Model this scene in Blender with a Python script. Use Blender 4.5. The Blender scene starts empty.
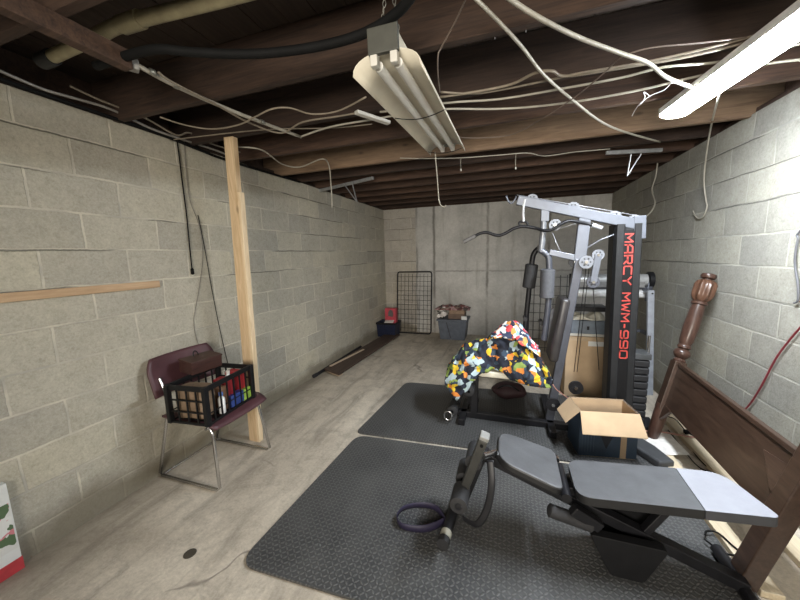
import bpy, bmesh, math, random
from mathutils import Vector, Matrix, noise
random.seed(7)
PI = math.pi
S = bpy.context.scene
COL = S.collection
# ------------------------------------------------------------------ camera
F_PX, YAW, PITCH, ROLL, CAM_H = 321.0, -0.3276, -0.1400, -0.0255, 1.4905
fw = Vector((math.sin(YAW)*math.cos(PITCH), math.cos(YAW)*math.cos(PITCH), math.sin(PITCH)))
r0 = Vector((math.cos(YAW), -math.sin(YAW), 0)); u0 = r0.cross(fw)
rt = math.cos(ROLL)*r0 + math.sin(ROLL)*u0
up = -math.sin(ROLL)*r0 + math.cos(ROLL)*u0
cd = bpy.data.cameras.new('camera'); cam = bpy.data.objects.new('camera', cd); COL.objects.link(cam)
cd.sensor_width = 36; cd.lens = F_PX/800*36; cd.clip_start = .02
cam.matrix_world = Matrix(((rt.x, up.x, -fw.x, 0), (rt.y, up.y, -fw.y, 0), (rt.z, up.z, -fw.z, CAM_H), (0, 0, 0, 1)))
S.camera = cam
# ------------------------------------------------------------------ world, light, exposure
w = bpy.data.worlds.new('world'); S.world = w; w.use_nodes = True
w.node_tree.nodes['Background'].inputs[0].default_value = (1, .95, .88, 1)
w.node_tree.nodes['Background'].inputs[1].default_value = 0.05
S.view_settings.view_transform = 'Standard'; S.view_settings.look = 'None'
S.view_settings.gamma = 1; S.view_settings.exposure = 2.65
LAMP_STRENGTH = 33.0            # the lit shop light's diffuser
FILL_WATTS = 8.0               # fill added behind the camera to brighten the far walls
fl = bpy.data.lights.new('fill_light', 'AREA'); fl.shape = 'RECTANGLE'; fl.size = 1.4; fl.size_y = 1.0
fl.energy = FILL_WATTS; fl.color = (1, .93, .82)
flo = bpy.data.objects.new('fill_light', fl); COL.objects.link(flo); fl.spread = math.radians(95); flo.location = (.1, -1.7, 1.6); flo.rotation_euler = (math.radians(86), 0, math.radians(7))

def at(x, y, axis, v):          # the point of the plane X/Y/Z = v seen at photo position x, y
    d = fw*F_PX + rt*(x-400) - up*(y-300); o = Vector((0, 0, CAM_H))
    return o + d*((v-o[axis])/d[axis])
def aZ(x, y, z): return at(x, y, 2, z)
def aX(x, y, v): return at(x, y, 0, v)
def aY(x, y, v): return at(x, y, 1, v)
# ------------------------------------------------------------------ materials
def nt(name):
    m = bpy.data.materials.new(name); m.use_nodes = True
    t = m.node_tree; b = t.nodes['Principled BSDF']
    return m, t, b
def nd(t, kind, **k):
    n = t.nodes.new(kind)
    for a, v in k.items(): setattr(n, a, v)
    return n
def mth(t, op, a, b=None, c=None, clamp=False):
    n = t.nodes.new('ShaderNodeMath'); n.operation = op; n.use_clamp = clamp
    for i, v in enumerate((a, b, c)):
        if v is None: continue
        if isinstance(v, (int, float)): n.inputs[i].default_value = v
        else: t.links.new(v, n.inputs[i])
    return n.outputs[0]
def mixc(t, fac, a, b, mode='MIX'):
    n = t.nodes.new('ShaderNodeMix'); n.data_type = 'RGBA'; n.blend_type = mode
    for i, v in ((0, fac), (6, a), (7, b)):
        if isinstance(v, (int, float)): n.inputs[i].default_value = v
        elif isinstance(v, tuple): n.inputs[i].default_value = (*v, 1)
        else: t.links.new(v, n.inputs[i])
    return n.outputs[2]
def noi(t, vec, scale, detail=3, rough=.5, dist=0):
    n = t.nodes.new('ShaderNodeTexNoise'); n.inputs['Scale'].default_value = scale
    n.inputs['Detail'].default_value = detail; n.inputs['Roughness'].default_value = rough
    n.inputs['Distortion'].default_value = dist
    if vec is not None: t.links.new(vec, n.inputs['Vector'])
    return n.outputs['Fac']
def mapr(t, v, a, b, c=0., d=1., smooth=False):
    n = t.nodes.new('ShaderNodeMapRange'); n.clamp = True
    if smooth: n.interpolation_type = 'SMOOTHSTEP'
    t.links.new(v, n.inputs[0])
    for i, x in enumerate((a, b, c, d)): n.inputs[i+1].default_value = x
    return n.outputs[0]
def bump(t, b, h, strength, dist=.01):
    n = t.nodes.new('ShaderNodeBump'); n.inputs['Strength'].default_value = strength
    n.inputs['Distance'].default_value = dist
    t.links.new(h, n.inputs['Height']); t.links.new(n.outputs[0], b.inputs['Normal'])
def ocoord(t): return t.nodes.new('ShaderNodeTexCoord').outputs['Object']
def scaled(t, vec, s):
    n = t.nodes.new('ShaderNodeVectorMath'); n.operation = 'MULTIPLY'; t.links.new(vec, n.inputs[0])
    n.inputs[1].default_value = s; return n.outputs[0]
MC = {}
def M(name, col, rough=.6, metal=0., var=.12, scale=14, bmp=0., bscale=60, stretch=None, spec=.5):
    if name in MC: return MC[name]
    m, t, b = nt(name); v = ocoord(t)
    if stretch: v = scaled(t, v, stretch)
    n = noi(t, v, scale, 4, .6)
    lo = tuple(max(0, c*(1-var*1.6)) for c in col); hi = tuple(min(1, c*(1+var*1.6)) for c in col)
    t.links.new(mixc(t, mapr(t, n, .3, .7), lo, hi), b.inputs['Base Color'])
    b.inputs['Roughness'].default_value = rough; b.inputs['Metallic'].default_value = metal
    b.inputs['Specular IOR Level'].default_value = spec
    if bmp: bump(t, b, noi(t, v, bscale, 3), bmp, .004)
    MC[name] = m; return m
def wood(name, c1, c2, axis=0, rough=.7, knots=.0, fine=60, rnd=None):
    if name in MC: return MC[name]
    m, t, b = nt(name); v = ocoord(t)
    st = [9, 9, 9]; st[axis] = .9
    v2 = scaled(t, v, tuple(st))
    n = noi(t, v2, 3, 5, .65, 1.2); st = [fine, fine, fine]; st[axis] = 2.
    n2 = noi(t, scaled(t, v, tuple(st)), 2.5, 3)
    f = mth(t, 'ADD', mth(t, 'MULTIPLY', n, .7), mth(t, 'MULTIPLY', n2, .3))
    c = mixc(t, mapr(t, f, .35, .65), c1, c2)
    if knots:
        vo = nd(t, 'ShaderNodeTexVoronoi'); vo.inputs['Scale'].default_value = 3.2; t.links.new(scaled(t, v, tuple(1 if i == axis else 2.2 for i in range(3))), vo.inputs['Vector'])
        c = mixc(t, mapr(t, vo.outputs['Distance'], .04, .12, knots, 0), c, tuple(x*.35 for x in c1))
    if rnd:
        oi = nd(t, 'ShaderNodeObjectInfo'); k = mapr(t, oi.outputs['Random'], 0, 1, rnd[0], rnd[1])
        cb = nd(t, 'ShaderNodeCombineColor')
        for i in range(3): t.links.new(k, cb.inputs[i])
        c = mixc(t, 1., c, cb.outputs[0], 'MULTIPLY')
    t.links.new(c, b.inputs['Base Color']); b.inputs['Roughness'].default_value = rough
    bump(t, b, f, .25, .004)
    MC[name] = m; return m
def block_wall(name, ax, y0, base=(.50, .475, .415)):
    m, t, b = nt(name); v = ocoord(t)
    sp = nd(t, 'ShaderNodeSeparateXYZ'); t.links.new(v, sp.inputs[0])
    yy = mth(t, 'SUBTRACT', sp.outputs[ax], y0); zz = mth(t, 'ADD', sp.outputs[2], .0607)
    # a little wander so the joints are not ruled
    w1 = mth(t, 'MULTIPLY', mth(t, 'SUBTRACT', noi(t, v, 3.5, 2), .5), .022)
    w2 = mth(t, 'MULTIPLY', mth(t, 'SUBTRACT', noi(t, scaled(t, v, (1.3, 1.3, 1.3)), 40, 2), .5), .007)
    zw = mth(t, 'ADD', mth(t, 'ADD', zz, w1), w2); yw = mth(t, 'ADD', mth(t, 'ADD', yy, w1), w2)
    cb = nd(t, 'ShaderNodeCombineXYZ'); t.links.new(yw, cb.inputs[0]); t.links.new(zw, cb.inputs[1])
    br = nd(t, 'ShaderNodeTexBrick'); t.links.new(cb.outputs[0], br.inputs['Vector'])
    br.offset = .5; br.offset_frequency = 2; br.squash = 1
    for k, x in (('Scale', 1), ('Brick Width', .4064), ('Row Height', .2032), ('Mortar Size', .0068), ('Mortar Smooth', .35), ('Bias', 0)): br.inputs[k].default_value = x
    br.inputs['Color1'].default_value = (0, 0, 0, 1); br.inputs['Color2'].default_value = (1, 1, 1, 1)
    br.inputs['Mortar'].default_value = (.5, .5, .5, 1)
    A = tuple(c*.87 for c in base); B = (base[0]*1.10, base[1]*1.09, base[2]*1.04)
    bw = nd(t, 'ShaderNodeRGBToBW'); t.links.new(br.outputs['Color'], bw.inputs[0])
    c = mixc(t, bw.outputs[0], A, B)
    fine = noi(t, v, 85, 5, .75); mid = noi(t, v, 9, 4, .6); big = noi(t, v, 1.6, 3, .55)
    c = mixc(t, mapr(t, fine, .32, .68, .0, 1), mixc(t, 1., c, (.83, .82, .80), 'MULTIPLY'), mixc(t, 1., c, (1.11, 1.11, 1.10), 'MULTIPLY'))
    pit = noi(t, v, 32, 4, .7); c = mixc(t, mapr(t, pit, .52, .70, 0, .38), c, mixc(t, 1., c, (.60, .59, .56), 'MULTIPLY'))
    c = mixc(t, mapr(t, pit, .30, .44, .3, 0), c, mixc(t, 1., c, (1.22, 1.21, 1.18), 'MULTIPLY'))
    c = mixc(t, mapr(t, mid, .35, .72, 0, .36), c, mixc(t, 1., c, (.66, .65, .63), 'MULTIPLY'))
    c = mixc(t, mapr(t, big, .45, .7, 0, .35), c, mixc(t, 1., c, (1.15, 1.12, 1.0), 'MULTIPLY'))
    # pale mortar, patchy
    mo = mixc(t, mapr(t, noi(t, v, 5, 3), .35, .6), tuple(x*.86 for x in base), (base[0]*1.36, base[1]*1.34, base[2]*1.27))
    c = mixc(t, mth(t, 'MULTIPLY', br.outputs['Fac'], .85), c, mo)
    # open cracks along some bed joints
    fr = mth(t, 'ABSOLUTE', mth(t, 'SUBTRACT', mth(t, 'FRACT', mth(t, 'ADD', mth(t, 'DIVIDE', zw, .2032), .52)), .5))
    line = mapr(t, fr, .012, .026, 1, 0)
    gate = mapr(t, noi(t, scaled(t, v, (1, 1, 4.9)), 1.1, 2), .50, .56)
    hi = mapr(t, sp.outputs[2], 1.1, 1.35)
    crack = mth(t, 'MULTIPLY', mth(t, 'MULTIPLY', line, gate), hi)
    c = mixc(t, mth(t, 'MULTIPLY', crack, .6), c, (.07, .065, .055))
    # damp dirty lowest course
    edge = mth(t, 'ADD', sp.outputs[2], mth(t, 'MULTIPLY', mth(t, 'SUBTRACT', noi(t, v, 2.2, 4), .5), .35))
    dirt = mapr(t, edge, .08, .2, .75, 0)
    c = mixc(t, dirt, c, (.17, .145, .10))
    t.links.new(c, b.inputs['Base Color']); b.inputs['Roughness'].default_value = .93
    b.inputs['Specular IOR Level'].default_value = .2
    h = mth(t, 'SUBTRACT', mth(t, 'ADD', mth(t, 'MULTIPLY', fine, .35), mth(t, 'MULTIPLY', mid, .5)), mth(t, 'ADD', mth(t, 'MULTIPLY', br.outputs['Fac'], .45), mth(t, 'MULTIPLY', crack, 1.2)))
    bump(t, b, h, .75, .008)
    return m
def poured_wall():
    m, t, b = nt('poured_concrete'); v = ocoord(t)
    sp = nd(t, 'ShaderNodeSeparateXYZ'); t.links.new(v, sp.inputs[0])
    xs, zs = sp.outputs[0], sp.outputs[2]
    wob = mth(t, 'MULTIPLY', mth(t, 'SUBTRACT', noi(t, v, 12, 4), .5), .03)
    c = mixc(t, mapr(t, noi(t, v, 2.2, 5, .65), .3, .7), (.42, .41, .385), (.62, .60, .565))
    c = mixc(t, mapr(t, noi(t, v, 30, 5, .7), .35, .65, 0, .5), c, mixc(t, 1., c, (.7, .7, .7), 'MULTIPLY'))
    lines = None
    for x in (-1.64, -1.31, -.357, .62):
        l = mapr(t, mth(t, 'ABSOLUTE', mth(t, 'ADD', mth(t, 'SUBTRACT', xs, x), wob)), .006, .034, 1, 0)
        lines = l if lines is None else mth(t, 'MAXIMUM', lines, l)
    l = mapr(t, mth(t, 'ABSOLUTE', mth(t, 'ADD', mth(t, 'SUBTRACT', zs, 1.17), wob)), .004, .022, .7, 0)
    lines = mth(t, 'MAXIMUM', lines, l)
    g = mth(t, 'MULTIPLY', lines, mapr(t, noi(t, v, 4, 3), .3, .6, .15, .8))
    c = mixc(t, g, c, (.13, .12, .105))
    # drip stains: long vertical streaks
    st = noi(t, scaled(t, v, (5, 5, .5)), 2, 4)
    c = mixc(t, mapr(t, st, .55, .75, 0, .5), c, (.19, .17, .14))
    t.links.new(c, b.inputs['Base Color']); b.inputs['Roughness'].default_value = .9
    bump(t, b, mth(t, 'SUBTRACT', noi(t, v, 25, 4), g), .5, .008)
    return m
def floor_mat():
    m, t, b = nt('concrete_floor'); v = ocoord(t)
    c = mixc(t, mapr(t, noi(t, v, 1.3, 5, .62, .6), .32, .68), (.44, .385, .315), (.68, .61, .515))
    c = mixc(t, mapr(t, noi(t, scaled(t, v, (4.5, .9, 1)), 1.6, 5, .65, .8), .47, .70, 0, .6), c, (.23, .20, .165))
    c = mixc(t, mapr(t, noi(t, v, 7, 6, .7, .5), .48, .68, 0, .42), c, (.20, .175, .145))
    c = mixc(t, mapr(t, noi(t, v, 60, 5, .8), .3, .7), mixc(t, 1., c, (.8, .79, .77), 'MULTIPLY'), mixc(t, 1., c, (1.15, 1.15, 1.14), 'MULTIPLY'))
    vo = nd(t, 'ShaderNodeTexVoronoi', feature='DISTANCE_TO_EDGE'); vo.inputs['Scale'].default_value = .85
    ad = nd(t, 'ShaderNodeVectorMath', operation='ADD'); nn = nd(t, 'ShaderNodeTexNoise'); nn.inputs['Scale'].default_value = 3
    t.links.new(v, nn.inputs['Vector']); t.links.new(v, ad.inputs[0]); t.links.new(scaled(t, nn.outputs['Color'], (.5, .5, 0)), ad.inputs[1])
    t.links.new(ad.outputs[0], vo.inputs['Vector'])
    ck = mth(t, 'MULTIPLY', mapr(t, vo.outputs['Distance'], .002, .009, 1, 0), mapr(t, noi(t, v, 1.7, 2), .52, .6))
    c = mixc(t, mth(t, 'MULTIPLY', ck, .55), c, (.12, .10, .085))
    sp = nd(t, 'ShaderNodeSeparateXYZ'); t.links.new(v, sp.inputs[0])
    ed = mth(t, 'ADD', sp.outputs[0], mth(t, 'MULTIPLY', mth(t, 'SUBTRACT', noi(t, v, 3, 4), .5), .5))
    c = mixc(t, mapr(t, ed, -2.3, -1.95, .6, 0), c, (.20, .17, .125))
    t.links.new(c, b.inputs['Base Color']); b.inputs['Roughness'].default_value = .72
    bump(t, b, mth(t, 'SUBTRACT', noi(t, v, 30, 5, .7), ck), .35, .006)
    return m
def tread_mat():
    m, t, b = nt('black_rubber_tread'); v = ocoord(t)
    sp = nd(t, 'ShaderNodeSeparateXYZ'); t.links.new(v, sp.inputs[0])
    s = 1/.022
    X = mth(t, 'MULTIPLY', sp.outputs[0], s); Y = mth(t, 'MULTIPLY', sp.outputs[1], s)
    par = mth(t, 'MODULO', mth(t, 'ADD', mth(t, 'ADD', mth(t, 'FLOOR', X), mth(t, 'FLOOR', Y)), 1000), 2)
    sg = mth(t, 'SUBTRACT', mth(t, 'MULTIPLY', par, 2), 1)
    fx = mth(t, 'SUBTRACT', mth(t, 'FRACT', X), .5); fy = mth(t, 'MULTIPLY', mth(t, 'SUBTRACT', mth(t, 'FRACT', Y), .5), sg)
    a = mth(t, 'ADD', fx, fy); c = mth(t, 'SUBTRACT', fx, fy)
    d = mth(t, 'ADD', mth(t, 'POWER', mth(t, 'DIVIDE', a, .78), 2), mth(t, 'POWER', mth(t, 'DIVIDE', c, .34), 2))
    h = mapr(t, d, .25, 1.1, 1, 0, True)
    wear = noi(t, v, 3.2, 5, .65)
    col = mixc(t, mapr(t, wear, .35, .7), (.044, .045, .047), (.078, .078, .077))
    col = mixc(t, mth(t, 'MULTIPLY', h, .6), col, (.135, .134, .130))  # highlights on the raised lozenges put into the colour
    col = mixc(t, mapr(t, noi(t, v, 110, 3), .68, .74, 0, .5), col, (.16, .15, .14))
    t.links.new(col, b.inputs['Base Color'])
    t.links.new(mapr(t, wear, .3, .7, .42, .58), b.inputs['Roughness'])
    bump(t, b, h, .9, .003)
    return m
def print_mat(name, cols, scale=9, dist=1.6):
    m, t, b = nt(name); v = ocoord(t)
    ad = nd(t, 'ShaderNodeVectorMath', operation='ADD'); nn = nd(t, 'ShaderNodeTexNoise'); nn.inputs['Scale'].default_value = 14
    t.links.new(v, nn.inputs['Vector']); t.links.new(v, ad.inputs[0]); t.links.new(scaled(t, nn.outputs['Color'], (.05*dist,)*3), ad.inputs[1])
    vo = nd(t, 'ShaderNodeTexVoronoi'); vo.inputs['Scale'].default_value = scale; t.links.new(ad.outputs[0], vo.inputs['Vector'])
    bw = nd(t, 'ShaderNodeSeparateColor'); t.links.new(vo.outputs['Color'], bw.inputs[0])
    rp = nd(t, 'ShaderNodeValToRGB'); rp.color_ramp.interpolation = 'CONSTANT'
    e = rp.color_ramp.elements; e[0].position = 0; e[0].color = (*cols[0][1], 1); e[1].position = cols[1][0]; e[1].color = (*cols[1][1], 1)
    for p_, c_ in cols[2:]: q = e.new(p_); q.color = (*c_, 1)
    t.links.new(bw.outputs[0], rp.inputs[0])
    t.links.new(rp.outputs[0], b.inputs['Base Color']); b.inputs['Roughness'].default_value = .85
    return m
# ------------------------------------------------------------------ mesh helpers
def B(): return bmesh.new()
def box(bm, c, s, rot=None):
    g = bmesh.ops.create_cube(bm, size=1)['verts']
    mx = Matrix.Translation(Vector(c)) @ (rot.to_4x4() if rot else Matrix()) @ Matrix.Diagonal((*s, 1))
    bmesh.ops.transform(bm, matrix=mx, verts=g); return g
def span(bm, a, b): return box(bm, [(i+j)/2 for i, j in zip(a, b)], [abs(i-j) for i, j in zip(a, b)])
def frame(d):
    d = Vector(d).normalized(); a = Vector((0, 0, 1)) if abs(d.z) < .9 else Vector((0, 1, 0))
    x = a.cross(d).normalized(); return x, d.cross(x), d
def beam(bm, a, b, w, h, side=None):     # rectangular bar from a to b; w along side, h across
    a, b = Vector(a), Vector(b); d = (b-a)
    if side is None: x, y, z = frame(d)
    else:
        z = d.normalized(); x = Vector(side); x = (x - x.dot(z)*z).normalized(); y = z.cross(x)
    R = Matrix((x, y, z)).transposed()
    return box(bm, (a+b)/2, (w, h, d.length), R)
def cyl(bm, a, b, r, r2=None, seg=20):
    a, b = Vector(a), Vector(b); x, y, z = frame(b-a); R = Matrix((x, y, z)).transposed().to_4x4()
    g = bmesh.ops.create_cone(bm, cap_ends=True, segments=seg, radius1=r, radius2=r if r2 is None else r2, depth=(b-a).length)['verts']
    bmesh.ops.transform(bm, matrix=Matrix.Translation((a+b)/2) @ R, verts=g)
def smooth_pts(pts, n=8, closed=False):
    P = [Vector(p) for p in pts]; out = []; N = len(P)
    if N < 3: return P
    rng = range(N if closed else N-1)
    for i in rng:
        if closed: a, b, c, d = P[i-1], P[i], P[(i+1) % N], P[(i+2) % N]
        else: a, b, c, d = P[max(i-1, 0)], P[i], P[i+1], P[min(i+2, N-1)]
        for k in range(n):
            t = k/n
            out.append(.5*((2*b)+(c-a)*t+(2*a-5*b+4*c-d)*t*t+(3*b-a-3*c+d)*t**3))
    if not closed: out.append(P[-1])
    return out
def tube(bm, pts, r, seg=10, closed=False, smooth=6, flat=None):
    P = smooth_pts(pts, smooth, closed) if smooth else [Vector(p) for p in pts]
    rings = []; N = len(P); px = None
    for i, p in enumerate(P):
        d = (P[(i+1) % N]-P[i-1]) if closed else (P[min(i+1, N-1)]-P[max(i-1, 0)])
        if d.length < 1e-9: d = Vector((0, 0, 1))
        d.normalize()
        if px is None: x = frame(d)[0]
        else:
            x = px - px.dot(d)*d
            x = x.normalized() if x.length > 1e-6 else frame(d)[0]
        px = x; y = d.cross(x); rr = r[0]+(r[1]-r[0])*i/(N-1) if isinstance(r, tuple) else r
        ring = []
        for k in range(seg):
            an = 2*PI*k/seg; ca, sa = math.cos(an), math.sin(an)
            if flat: ring.append(bm.verts.new(p + x*ca*flat[0] + y*sa*flat[1]))
            else: ring.append(bm.verts.new(p + (x*ca+y*sa)*rr))
        rings.append(ring)
    for i in range(N if closed else N-1):
        A, C = rings[i], rings[(i+1) % N]
        for k in range(seg): bm.faces.new((A[k], A[(k+1) % seg], C[(k+1) % seg], C[k]))
    if not closed:
        bm.faces.new(rings[0][::-1]); bm.faces.new(rings[-1])
def lathe(bm, a, d, prof, seg=28):      # prof = [(distance along d, radius)]
    x, y, z = frame(d); a = Vector(a); rings = []
    for h, r in prof: rings.append([bm.verts.new(a+z*h+(x*math.cos(2*PI*k/seg)+y*math.sin(2*PI*k/seg))*r) for k in range(seg)])
    for A, C in zip(rings, rings[1:]):
        for k in range(seg): bm.faces.new((A[k], A[(k+1) % seg], C[(k+1) % seg], C[k]))
    bm.faces.new(rings[0][::-1]); bm.faces.new(rings[-1])
def prism(bm, poly, off):                # polygon (3-D points) pushed along off
    off = Vector(off); A = [bm.verts.new(Vector(p)) for p in poly]; C = [bm.verts.new(Vector(p)+off) for p in poly]
    bm.faces.new(A[::-1]); bm.faces.new(C)
    n = len(A)
    for k in range(n): bm.faces.new((A[k], A[(k+1) % n], C[(k+1) % n], C[k]))
def round_poly(pts, r, n=6):             # rounds the corners of a flat polygon
    out = []; P = [Vector(p) for p in pts]; N = len(P)
    for i in range(N):
        p = P[i]; a = (P[i-1]-p); b = (P[(i+1) % N]-p); rr = r[i] if isinstance(r, (list, tuple)) else r
        rr = min(rr, a.length*.49, b.length*.49)
        A = p+a.normalized()*rr; C = p+b.normalized()*rr
        for k in range(n+1):
            t = k/n; out.append((1-t)**2*A + 2*t*(1-t)*p + t*t*C)
    return out
def wloc(o):
    v = Vector((0, 0, 0))
    while o: v = v+o.location; o = o.parent
    return v
def obj(name, bm, m, parent=None, bevel=0, smooth=False, origin=True, sub=0, solid=0, seg=2, recalc=True):
    if recalc: bmesh.ops.recalc_face_normals(bm, faces=bm.faces)
    me = bpy.data.meshes.new(name)
    if parent: off = wloc(parent)
    elif origin:
        xs = [v.co for v in bm.verts]
        off = Vector(((min(v.x for v in xs)+max(v.x for v in xs))/2, (min(v.y for v in xs)+max(v.y for v in xs))/2, min(v.z for v in xs)))
    else: off = Vector((0, 0, 0))
    bmesh.ops.translate(bm, vec=-off, verts=bm.verts)
    bm.to_mesh(me); bm.free()
    o = bpy.data.objects.new(name, me); COL.objects.link(o)
    if parent: o.parent = parent
    else: o.location = off
    for mm in (m if isinstance(m, (list, tuple)) else [m]): me.materials.append(mm)
    if smooth:
        for f in me.polygons: f.use_smooth = True
        if smooth == 'auto':
            me.set_sharp_from_angle(angle=math.radians(40))
    if solid: q = o.modifiers.new('solid', 'SOLIDIFY'); q.thickness = solid; q.offset = 0
    if bevel: q = o.modifiers.new('bevel', 'BEVEL'); q.width = bevel; q.segments = seg; q.limit_method = 'ANGLE'; q.angle_limit = math.radians(40)
    if sub: q = o.modifiers.new('sub', 'SUBSURF'); q.levels = sub; q.render_levels = sub
    return o
def tag(o, label, cat, group=None, kind=None):
    o['label'] = label; o['category'] = cat
    if group: o['group'] = group
    if kind: o['kind'] = kind
    return o
def thing(name, loc, label, cat, group=None):
    o = bpy.data.objects.new(name, None); COL.objects.link(o); o.location = loc; o.empty_display_size = .1
    return tag(o, label, cat, group)
def struct(name, bm, m, label=None, **k):
    o = obj(name, bm, m, **k); o['kind'] = 'structure'
    if label: o['label'] = label
    return o
def cable(label, pts, r, m, name='cable', cat='cable', group='loose cables and cords', **k):
    bm = B(); tube(bm, pts, r, k.pop('seg', 8), **k)
    return tag(obj(name, bm, m, smooth=True), label, cat, group)
def heading(v): return Matrix.Rotation(v, 3, 'Z')

# common materials
BLK = M('black_painted_steel', (.010, .010, .012), .45, 0, .15, spec=.3)
FOAM = M('black_foam', (.020, .020, .022), .75, 0, .15, 40, .3, 200)
VINYL = M('black_vinyl', (.05, .05, .054), .42, 0, .12, 12, .15, 120)
SHEENVIN = M('black_vinyl_sheen', (.078, .080, .086), .50, 0, .12, 9, .15, 150)  # black vinyl pad tops, with lamp glare put into the colour
LVIN = M('pale_grey_vinyl', (.27, .275, .31), .6, 0, .05, 9, .1, 150)
SILV = M('silver_blue_paint', (.125, .135, .160), .38, .2, .06)
DGREY = M('slate_grey_paint', (.075, .080, .098), .35, .35, .1)
CHROME = M('chrome', (.62, .62, .62), .22, 1., .06)
WHITE = M('white_plastic', (.55, .53, .48), .45, 0, .05)
CWHITE = M('white_cable_jacket', (.33, .305, .25), .5, 0, .1)
CTAN = M('aged_cable_jacket', (.21, .175, .13), .6, 0, .15)
CBLK = M('black_cable_jacket', (.007, .007, .007), .7, 0, .1, spec=.12)
KRAFT = M('kraft_cardboard', (.48, .345, .215), .8, 0, .06, 6)
JOIST = wood('old_joist_wood', (.020, .0105, .007), (.062, .034, .021), 0, .85, rnd=(.6, 1.7))
PALEJ = wood('pale_joist_wood', (.12, .075, .045), (.23, .15, .09), 0, .8, .6)  # paler than the other joists
PINE = wood('pine_stud', (.52, .36, .20), (.74, .56, .36), 2, .6, .6)
DARKW = wood('dark_stained_wood', (.030, .0155, .010), (.062, .035, .023), 1, .36)

# ================================================================== STRUCTURE
XL, XR, YB, YF, ZC = -2.29, 1.487, 5.88, -1.9, 2.34
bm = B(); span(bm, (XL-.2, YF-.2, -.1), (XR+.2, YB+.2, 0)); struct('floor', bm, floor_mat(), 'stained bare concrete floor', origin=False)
bm = B(); span(bm, (XL-.2, YF-.2, 0), (XL, YB+.2, ZC)); struct('wall_left', bm, block_wall('block_left', 1, .1745), 'grey concrete block wall on the left', origin=False)
bm = B(); span(bm, (XR, YF-.2, 0), (XR+.2, YB+.2, ZC)); struct('wall_right', bm, block_wall('block_right', 1, .388, (.37, .362, .33)), 'grey concrete block wall on the right', origin=False)
bm = B(); span(bm, (-1.66, YB, 0), (XR, YB+.2, ZC)); struct('wall_back', bm, poured_wall(), 'poured concrete far wall with form seams', origin=False)
bm = B(); span(bm, (XL, YB+.012, 0), (-1.66, YB+.2, ZC)); struct('wall_back_block', bm, block_wall('block_back', 0, .08, (.46, .43, .395)), 'short stretch of block in the far left corner', origin=False)
bm = B(); span(bm, (XL, YF-.2, 0), (XR, YF, ZC)); struct('wall_front', bm, block_wall('block_front', 0, .1), 'block wall behind the viewer', origin=False)
DECK = wood('subfloor_boards', (.022, .013, .009), (.05, .031, .021), 1, .9)
bm = B()
for i in range(28):
    x = XL-.2+i*.15; span(bm, (x, YF-.2, ZC+.235+random.uniform(0, .004)), (x+.146, YB+.2, ZC+.26))
struct('ceiling', bm, DECK, 'dark board subfloor above the joists', origin=False)
bm = B(); span(bm, (XL-.16, YF, ZC), (XL-.02, YB, ZC+.038)); struct('trim_left', bm, JOIST, 'wooden sill plate on the left block wall')
bm = B(); span(bm, (XR+.02, YF, ZC), (XR+.16, YB, ZC+.038)); struct('trim_right', bm, JOIST, 'wooden sill plate on the right block wall')
bm = B(); span(bm, (XL-.2, YF-.2, ZC+.038), (XL-.16, YB+.2, ZC+.235)); struct('trim_rim_left', bm, JOIST, 'rim joist above the left wall')
bm = B(); span(bm, (XR+.16, YF-.2, ZC+.038), (XR+.2, YB+.2, ZC+.235)); struct('trim_rim_right', bm, JOIST, 'rim joist above the right wall')
bm = B(); span(bm, (XL-.16, YB+.02, ZC), (XR+.16, YB+.06, ZC+.235)); struct('trim_rim_back', bm, JOIST, 'rim joist above the far wall')
for y in (-1.6, -1.2, -.8, -.35, .10, .36, .80, 1.44, 1.91, 2.36, 2.89, 3.27, 3.64, 4.02, 4.42, 4.84, 5.26, 5.66):
    pale = abs(y-2.89) < .01
    bm = B(); z0 = ZC-(.012 if pale else random.uniform(0, .006)); tw = random.uniform(-.006, .006)
    g = span(bm, (XL-.15, y-.02, z0), (XR+.15, y+.02, ZC+.235))
    for v in g:
        if v.co.x > 0: v.co.y += tw
    o = obj('ceiling_joist', bm, PALEJ if pale else JOIST, bevel=.003, seg=1)
    if pale: tag(o, 'paler ceiling joist crossing just beyond the hanging fluorescent fixture', 'joist', kind='structure')
    else: tag(o, 'old dark brown wooden ceiling joist running from wall to wall', 'joist', 'dark ceiling joists', 'structure')

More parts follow.
